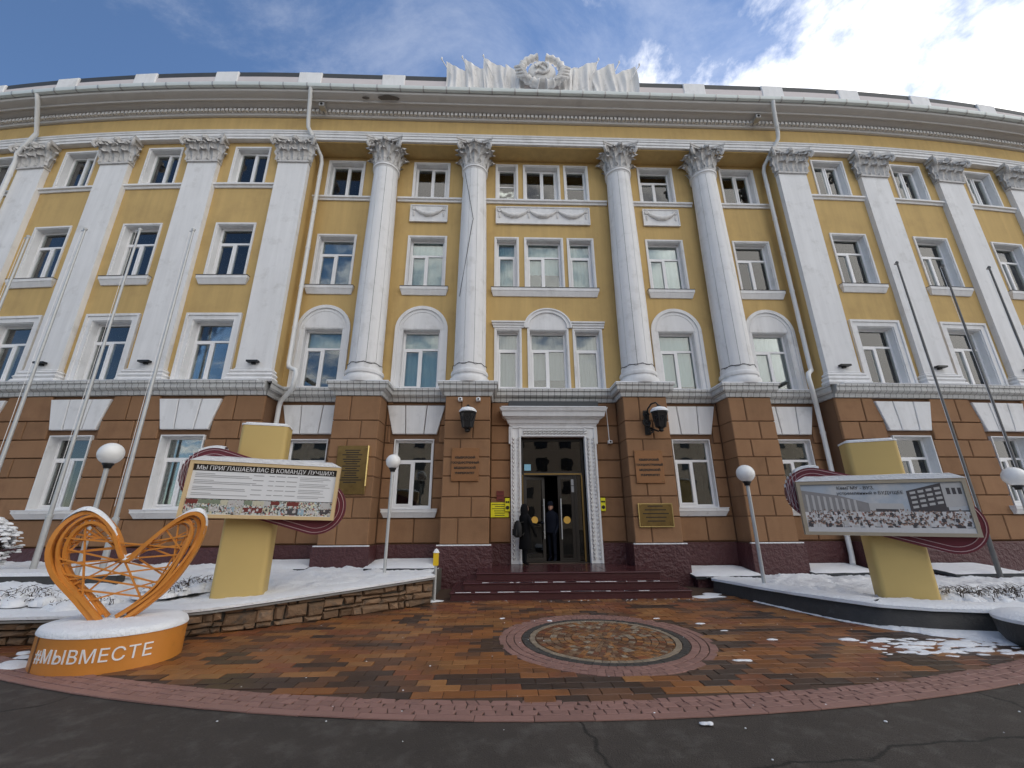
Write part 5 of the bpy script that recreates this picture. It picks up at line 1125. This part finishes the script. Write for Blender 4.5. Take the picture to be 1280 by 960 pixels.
def crowd(e, x0, x1, z0, z1, n, r, y):
    pm = [MB() for _ in range(5)]; P_ = [(rnd.uniform(x0, x1), rnd.uniform(z0, z1)) for _ in range(n)]; P_.sort(key=lambda p: -p[1])
    for i, (x, z) in enumerate(P_):
        q = r*rnd.uniform(.8, 1.2)*(1.15-.3*(z-z0)/(z1-z0)); yy = y-.00003*i; b = pm[rnd.choice([0, 0, 0, 1, 2])]
        b.add([(x-q, yy, z-q*2.2), (x+q, yy, z-q*2.2), (x+q*.95, yy, z-q*.3), (x+q*.4, yy, z), (x-q*.4, yy, z), (x-q*.95, yy, z-q*.3)], [(0, 1, 2, 3, 4, 5)])
        pm[3].add([(x+q*.42*math.cos(a), yy-.00001, z+q*.45+q*.55*math.sin(a)) for a in [k*1.047 for k in range(6)]], [tuple(range(6))])
        pm[4].add([(x+q*.46*math.cos(a), yy-.00002, z+q*.55+q*.5*math.sin(a)) for a in (.2, .9, 1.57, 2.3, 2.94)], [(0, 1, 2, 3, 4)])
    for b, mt_ in zip(pm, ('print_white', 'poster_light', 'poster_dark', 'print_skin', 'print_hair')):
        for k, v in enumerate(b.v): b.v[k] = (max(x0-.01, min(x1+.01, v[0])), v[1], v[2])
        kind(obj('printed_crowd', b, mt_, e, recalc=False), 'stuff')
def draw_left(e, w, h):
    flat(e, 'poster', -w, w, -h, h, -.066, 'paper'); flat(e, 'header_band', -w, w, h-.105, h, -.070, 'dark_print')
    q = text_mb('МЫ ПРИГЛАШАЕМ ВАС В КОМАНДУ ЛУЧШИХ!', .098, .001, spacing=1.0); xs = [v[0] for v in q.v]; k = (2*w-.1)/(max(xs)-min(xs)); q.v = [(x*k, -.0725+y, z*1.0+h-.088) for x, y, z in q.v]; kind(obj('lettering', q, 'white_print', e, recalc=False), 'stuff')
    m = MB(); z = h-.15; i = 0
    while z > -h+.28:
        if i % 4 != 3: m.box(-w+.05, -w+.05+(.28 if i % 4 == 0 else rnd.uniform(.75, .92)), -.069, -.0665, z-.005, z+.005); m.box(w-.58, w-.58+rnd.uniform(.3, .52), -.069, -.0665, z-.004, z+.004)
        if i % 3 == 0:
            for c, ww in ((-.12, .08), (.08, .04), (.22, .07), (.40, .08)): m.box(c-ww, c+ww, -.069, -.0665, z-.006, z+.006)
        z -= .026; i += 1
    obj('printed_lines', m, 'text_grey', e); flat(e, 'photo_strip', -w, w, -h+.01, -h+.235, -.070, 'photo_strip')
    x = -w+.01; tiles = [MB() for _ in range(6)]
    while x < w-.08:
        ww = min(rnd.uniform(.09, .2), w-.01-x)
        for z0, z1 in ((-h+.015, -h+.12), (-h+.125, -h+.23)):
            if rnd.random() < .62: tiles[rnd.randrange(6)].box(x, x+ww-.006, -.0725, -.0705, z0+rnd.uniform(0, .05), z1)
        x += ww
    for tm, mt_ in zip(tiles, ('poster_light', 'poster_dark', 'print_green', 'print_cream', 'sign_red', 'print_blue')):
        if tm.v: kind(obj('photo_tiles', tm, mt_, e), 'stuff')
    crowd(e, -w+.02, w-.02, -h+.02, -h+.16, 90, .016, -.074); flat(e, 'strip_rule', -w, w, -h+.235, -h+.245, -.071, 'dark_print')
def draw_right(e, w, h):
    flat(e, 'poster', -w, w, -h, h, -.066, 'poster_sky'); P = lambda name, pts, y, mt: obj(name, (lambda m: (m.prism(pts, y, y+.002), m)[1])(MB()), mt, e)
    P('printed_building', [(-w, -.18), (-w, .30), (-.55, .20), (.0, .02), (.0, -.18)], -.069, 'poster_grey')
    for k in range(9): x = -w+.06+k*.085; hgt = .27-.012*k; P('printed_column', [(x, -.15), (x+.034, -.15), (x+.034, hgt-.05), (x, hgt-.04)], -.0705, 'poster_light')
    P('printed_gate', [(-.16, -.15), (.30, -.15), (.30, .06), (-.16, .07)], -.0712, 'poster_light'); P('printed_gate_opening', [(-.08, -.16), (.22, -.16), (.22, -.03), (-.08, -.02)], -.0722, 'poster_dark')
    P('printed_building', [(.38, -.15), (.38, .26), (.86, .385), (.86, -.05), (w, -.05), (w, -.2), (.38, -.2)], -.069, 'poster_dark'); P('printed_building', [(.84, .0), (.84, .385), (w, .385), (w, .02)], -.0705, 'poster_light')
    for r_ in range(4):
        for c in range(4): x = .42+c*.108; z = -.02+r_*.075+c*.022; P('printed_window', [(x, z), (x+.075, z+.012), (x+.075, z+.05), (x, z+.038)], -.0715, 'poster_light')
    for c in range(3): x = .89+c*.07; P('printed_window', [(x, .2), (x+.045, .2), (x+.045, .3), (x, .3)], -.0718, 'poster_dark')
    flat(e, 'photo_crowd', -w, w, -h+.085, -.07, -.0735, 'photo_crowd'); crowd(e, -w+.03, w-.03, -h+.10, -.045, 260, .028, -.0745); flat(e, 'white_margin', -w, w, -h, -h+.075, -.0900, 'print_white')
    for s_, x, z, sz in (('КемГМУ - ВУЗ,', -.30, .30, .075), ('устремленный в БУДУЩЕЕ', -.12, .215, .07)): q = text_mb(s_, sz, .0008); q.v = [(a+x, -.0735+b, c+z) for a, b, c in q.v]; kind(obj('lettering', q, 'dark_print', e, recalc=False), 'stuff')
board('information_board', 'tilted cream framed board with the black headed invitation poster on a yellow pylon', (-5.56, -3.36, .40), R(15), 1.63, -.22, 2.80, 1.7, 'frame_cream', 0, draw_left)
board('information_board', 'tilted board, its frame coloured darker for shade, with the crowd photograph on a yellow pylon', (4.88, -3.68, .27), R(-25), 1.44, .18, 2.58, .4, 'frame_shaded', 0, draw_right)

# ------------------------------------------------------------------ heart sculpture
HA, HB, HAN = .79, .62, R(-12)
t = thing('heart_sculpture', 'orange openwork metal heart on an oval plinth with white hashtag lettering', 'sculpture', (-6.27, -4.88, 0))
def ell(a, k=1.0, dz=0): x, y = HA*k*math.cos(a), HB*k*math.sin(a); return (x*math.cos(HAN)-y*math.sin(HAN), x*math.sin(HAN)+y*math.cos(HAN))
N_ = 64; m = MB(); vs = []
for k_, z in ((1, -.01), (1, .345), (.97, .36)): vs += [(*ell(2*math.pi*i/N_, k_), z) for i in range(N_)]
m.add(vs, [(j*N_+i, j*N_+(i+1) % N_, (j+1)*N_+(i+1) % N_, (j+1)*N_+i) for j in range(2) for i in range(N_)]+[tuple(range(2*N_, 3*N_))]); pd = obj('plinth', m, 'orange_paint', t, smooth=30)
m = MB(); vs = []
for k_, z in ((1.012, .348), (1.012, .362), (.99, .40), (.9, .425), (.5, .435), (.01, .44)): vs += [(*ell(2*math.pi*i/N_, k_), z+.004*math.sin(i*.7)*(z > .39)) for i in range(N_)]
m.add(vs, [(j*N_+i, j*N_+(i+1) % N_, (j+1)*N_+(i+1) % N_, (j+1)*N_+i) for j in range(5) for i in range(N_)]); obj('plinth_snow', m, 'snow', t, smooth=60)
m = MB(); q = ell(R(-112), 1.003); m.box(-.006, .006, -.01, .02, 0, .345); m.v = [(x+q[0], y+q[1], z) for x, y, z in m.v]; obj('seam', m, 'joint', pd)
TXT = '#МЫВМЕСТЕ'; cum = [0]; AA = [R(-215+3*i) for i in range(120)]
for a, b in zip(AA, AA[1:]): p, q = ell(a), ell(b); cum.append(cum[-1]+math.hypot(p[0]-q[0], p[1]-q[1]))
i0 = min(range(len(AA)), key=lambda i: abs(AA[i]-R(-66))); c0 = cum[i0]
def on_ell(s, out):
    s += c0
    for i in range(len(cum)-1):
        if cum[i] <= s <= cum[i+1]: f = (s-cum[i])/(cum[i+1]-cum[i]); a = AA[i]+(AA[i+1]-AA[i])*f; p = ell(a); n_ = Vector((p[0], p[1])).normalized(); return (p[0]+n_.x*out, p[1]+n_.y*out)
    return ell(AA[0])
wd = lambda q: max(v[0] for v in q.v)
full = wd(text_mb(TXT, .182, .004, 'LEFT', 1.05))
for i, ch in enumerate(TXT):
    tx = text_mb(ch, .182, .004, 'LEFT'); dx = wd(text_mb(TXT[:i+1], .182, .004, 'LEFT', 1.05))-wd(tx)-full/2
    tx.v = [(*on_ell(x+dx, .003-y), z+.115) for x, y, z in tx.v]; obj('letter', tx, 'white_print', pd, recalc=False)
HR = R(20); hx = Vector((math.cos(HR), math.sin(HR), 0)); hn = Vector((math.sin(HR), -math.cos(HR), 0))
HP = [(-.13, -.03), (-.40, .28), (-.66, .57), (-.77, .85), (-.72, 1.12), (-.56, 1.27), (-.38, 1.22), (-.19, 1.02), (-.01, .70), (.20, .92), (.42, 1.15), (.60, 1.26), (.725, 1.20), (.755, 1.02), (.68, .72), (.51, .38), (.31, .15), (.10, -.03)]
def heart(sx, sz, dx, dz, dn, rot=0.0, n=72):
    out = []; K = len(HP)
    for k in range(n):
        f = k/(n-1)*(K-1); i = min(int(f), K-2); t_ = f-i; p = [HP[max(0, min(K-1, i+q))] for q in (-1, 0, 1, 2)]
        x, z = [.5*((2*p[1][c])+(-p[0][c]+p[2][c])*t_+(2*p[0][c]-5*p[1][c]+4*p[2][c]-p[3][c])*t_*t_+(-p[0][c]+3*p[1][c]-3*p[2][c]+p[3][c])*t_**3) for c in (0, 1)]
        x, z = x*sx+dx, (z-.65)*sz+.65+dz; x, z = x*math.cos(rot)-(z-.6)*math.sin(rot), .6+x*math.sin(rot)+(z-.6)*math.cos(rot); z = max(z, -.03)
        out.append(tuple(hx*(x-.06)+hn*dn(2*math.pi*k/n)+Vector((0, 0, .40+z))))
    return out
for (sx, sz, dx, dz, ro, ph, w, d) in ((1.0, 1.0, 0, 0, 0, 0, .048, .09), (.915, .93, .015, -.01, .03, 1.2, .04, .07), (.96, .92, -.025, .02, -.04, 2.6, .028, .06), (.83, .86, .02, -.01, .055, 4.0, .034, .06), (.87, .88, -.04, .0, -.065, 5.2, .026, .05), (.79, .81, -.01, -.02, .01, 3.1, .022, .05)):
    m = MB(); m.ribbon(heart(sx, sz, dx, dz, lambda a: .045*math.sin(a*2+ph), ro), w, d, tuple(hn)); obj('heart_band', m, 'orange_paint', t)
inner = heart(.87, .88, 0, .0, lambda a: 0.0); HR_ = random.Random(5)
for a, b in ((3, 62), (5, 66), (7, 60), (8, 64), (10, 58), (11, 63), (12, 55), (13, 61), (15, 57), (6, 36), (33, 67), (33, 4), (16, 30), (18, 31), (14, 29), (20, 32), (13, 27), (12, 31), (11, 24), (54, 38), (56, 36), (52, 35), (58, 41), (59, 37), (61, 44), (9, 33), (35, 62), (4, 20), (66, 50), (15, 22)):
    m = MB(); p, q = Vector(inner[a]), Vector(inner[b]); o = hn*HR_.uniform(-.04, .04); m.ribbon([tuple(p+o), tuple(q+o*.5)], .018, .02, tuple(hn)); obj('cross_bar', m, 'orange_paint', t)
hp = heart(1.03, 1.045, 0, .0, lambda a: 0.0); sel = list(range(16, 56)); m = MB()
vs = []
for i in sel:
    p = Vector(hp[i]); tg = Vector(hp[i+1])-Vector(hp[i-1]); th = .008+.04*abs(tg.dot(hx))/tg.length*(1 if i < 53 else .4)
    vs += [tuple(p+hn*.055), tuple(p+hn*.03+Vector((0, 0, th))), tuple(p-hn*.03+Vector((0, 0, th))), tuple(p-hn*.055)]
m.add(vs, [(i*4+j, (i+1)*4+j, (i+1)*4+j+1, i*4+j+1) for i in range(len(sel)-1) for j in range(3)]); obj('heart_snow', m, 'snow', t, smooth=70, recalc=False)
m = MB(); c_ = Vector(hp[34]); blob(m, c_.x, c_.y, c_.z+.01, .075, .8, 1, 12); obj('notch_snow', m, 'snow', t, smooth=70, recalc=False)

# ------------------------------------------------------------------ people
def skin_body(name, J, E_, mt, parent, root=0):
    me = bpy.data.meshes.new(name); me.from_pydata([tuple(c*S for c in j[0]) for j in J], E_, []); o = bpy.data.objects.new(name, me); C.objects.link(o)
    md = o.modifiers.new('s', 'SKIN'); md.use_smooth_shade = True
    for i, j in enumerate(J): sv = me.skin_vertices[0].data[i]; r = j[1]; sv.radius = ((r[0]*S, r[1]*S) if isinstance(r, tuple) else (r*S, r*S)); sv.use_root = (i == root)
    o.modifiers.new('u', 'SUBSURF').levels = 2; o.modifiers['u'].render_levels = 2
    dg = bpy.context.evaluated_depsgraph_get(); dg.update(); nm = bpy.data.meshes.new_from_object(o.evaluated_get(dg)); bpy.data.objects.remove(o); nm.materials.clear(); nm.materials.append(M[mt]); nm.polygons.foreach_set('use_smooth', [True]*len(nm.polygons)); return link(name, nm, parent)
def person(name, lab, loc, rz, H_, coat, coat_z, hood, reach):
    k = H_/1.60; t = thing(name, lab, 'person', loc, rz); P = lambda x, y, z: (x*k, y*k, z*k)
    # faces -Y ; x right
    J = [(P(0, 0, .86), .12*k), (P(0, .0, 1.08), .115*k), (P(0, .0, 1.26), .12*k), (P(0, -.005, 1.36), .055*k), (P(0, -.03, 1.45), .082*k), (P(0, -.03, 1.54), .078*k),
         (P(.085, 0, .80), .085*k), (P(.095, -.02, .44), .058*k), (P(.10, .0, .08), .042*k), (P(.10, -.12, .03), .036*k), (P(-.085, 0, .80), .085*k), (P(-.10, .05, .44), .058*k), (P(-.11, .09, .08), .042*k), (P(-.11, -.03, .03), .036*k)]
    E_ = [(0, 1), (1, 2), (2, 3), (3, 4), (4, 5), (0, 6), (6, 7), (7, 8), (8, 9), (0, 10), (10, 11), (11, 12), (12, 13)]
    for sg in (1, -1):
        sh = len(J); el = reach[sg]
        J += [(P(sg*.17, 0, 1.27), .06*k), (P(*el[0]), .05*k), (P(*el[1]), .036*k)]; E_ += [(2, sh), (sh, sh+1), (sh+1, sh+2)]
        d = (Vector(el[1])-Vector(el[0])).normalized(); side = d.cross(Vector((0, 0, 1))).normalized() if abs(d.z) < .95 else Vector((1, 0, 0)); w = Vector(el[1]); pc = len(J); J.append((P(*(w+d*.06)), .03*k)); E_.append((sh+2, pc))
        for f in range(4): b = len(J); o = side*(.024*(f-1.5)); L_ = (.05, .06, .055, .042)[f]; J += [(P(*(w+d*.10+o)), .009*k), (P(*(w+d*(.10+L_)+o+Vector((0, 0, -.015)))), .008*k)]; E_ += [(pc, b), (b, b+1)]
        b = len(J); J += [(P(*(w+d*.06+side*.04)), .011*k), (P(*(w+d*.10+side*.055)), .009*k)]; E_ += [(sh+2, b), (b, b+1)]
    skin_body('body', J, E_, 'coat_black' if hood else coat, t)
    m = MB(); prof = [(.165, coat_z), (.17, coat_z+.02), (.15, .80), (.135, 1.0), (.15, 1.15), (.155, 1.25), (.12, 1.33), (.06, 1.38)]
    m.lathe([(r*k, z*k) for r, z in prof], 24, 0, 0, 1.28, .95); obj('coat', m, coat, t, smooth=60)
    m = MB(); m.lathe([(max(.003, .088*k*math.sin(math.pi*q/12)), (1.49-.125*math.cos(math.pi*q/12))*k) for q in range(13)], 18, 0, -.03*k, .86, 1.0); m.v = [(x, y-(.012*k*math.exp(-((z/k-1.48)/.03)**2) if (y < -.095*k and abs(x) < .02*k) else 0), z) for x, y, z in m.v]; hd = obj('head', m, 'skin', t, smooth=80)
    for sg in (-1, 1): q = MB(); q.lathe([(.001, -.011*k), (.011*k, 0), (.001, .011*k)], 8); q.v = [(x+sg*.03*k, y-.112*k, z+1.50*k) for x, y, z in q.v]; obj('eye', q, 'dark_print', hd)
    q = MB(); q.box(-.022*k, .022*k, -.108*k, -.098*k, 1.425*k, 1.433*k); obj('mouth', q, 'sign_red', hd)
    m = MB()
    if hood: m.lathe([(.115*k, 1.33*k), (.125*k, 1.42*k), (.118*k, 1.52*k), (.09*k, 1.60*k), (.04*k, 1.635*k), (.002, 1.64*k)], 18, 0, .012*k, .92, 1.0); m.v = [(x, y if y > -.06*k else -.06*k-(y+.06*k)*-.2, z) for x, y, z in m.v]; obj('hood', m, coat, t, smooth=70)
    else: m.lathe([(.094*k, 1.52*k), (.098*k, 1.56*k), (.085*k, 1.62*k), (.05*k, 1.645*k), (.002, 1.65*k)], 18, 0, -.03*k, .92, 1.05); m.box(-.06*k, .06*k, -.18*k, -.11*k, 1.525*k, 1.54*k); obj('cap', m, coat, t, smooth=60)
    return t
person('person', 'person in a long black hooded coat with a backpack holding the door', (-.90, .22, .452), R(122), 1.42, 'coat_black', .42, True, {-1: ((-.30, -.02, 1.05), (-.22, -.16, .86)), 1: ((.20, -.22, 1.10), (.10, -.46, 1.06))})
person('person', 'person in dark clothes and a cap standing inside the open doorway', (-.13, 1.02, .447), R(-35), 1.50, 'coat_navy', .78, False, {1: ((.24, .02, 1.03), (.20, -.12, .84)), -1: ((-.22, -.10, 1.05), (-.12, -.30, 1.05))})
t = thing('backpack', 'dark backpack worn by the person in the hooded coat', 'backpack', (-1.09, .10, 1.10), R(122)); m = MB(); pl = [(.11*math.cos(R(a))*(1 if abs(math.cos(R(a))) < .9 else .95), .08*math.sin(R(a))) for a in range(0, 360, 20)]
m.lathe([(.05, 0), (.12, .02), (.14, .12), (.14, .25), (.10, .36), (.03, .40)], 16, .0, .0, 1, .62); obj('pack', m, 'bag_dark', t, smooth=60); m = MB(); m.box(-.08, .08, .07, .11, .05, .2); obj('pocket', m, 'bag_dark', t)
for sg in (-1, 1): m = MB(); m.tube([(sg*.08, -.05, .36), (sg*.10, -.18, .36), (sg*.10, -.22, .2), (sg*.09, -.08, .05)], .014, 6); obj('strap', m, 'bag_dark', t)

# ------------------------------------------------------------------ unseen block added to be mirrored in the panes and darken them
t = thing('added_mirror_block', 'pale four storey block added out of view to be mirrored in the window panes', 'building', (6, -44, 0))
m = MB(); m.box(-46, 40, -12, 0, 0, 12.5); obj('wall', m, 'added_block_wall', t); m = MB(); m.prism([(-46.5, 12.5), (40.5, 12.5), (38, 15), (-44, 15)], -12.4, .4); obj('roof', m, 'snow', t)
wm_ = MB(); wm_.box(-.8, .8, -.02, .06, 0, 1.7); wme = wm_.mesh('window', 'lens_dark')
for f in range(4):
    for k in range(26): link('window', wme, t, (-44.5+3.3*k, 0, 1.4+3.0*f))
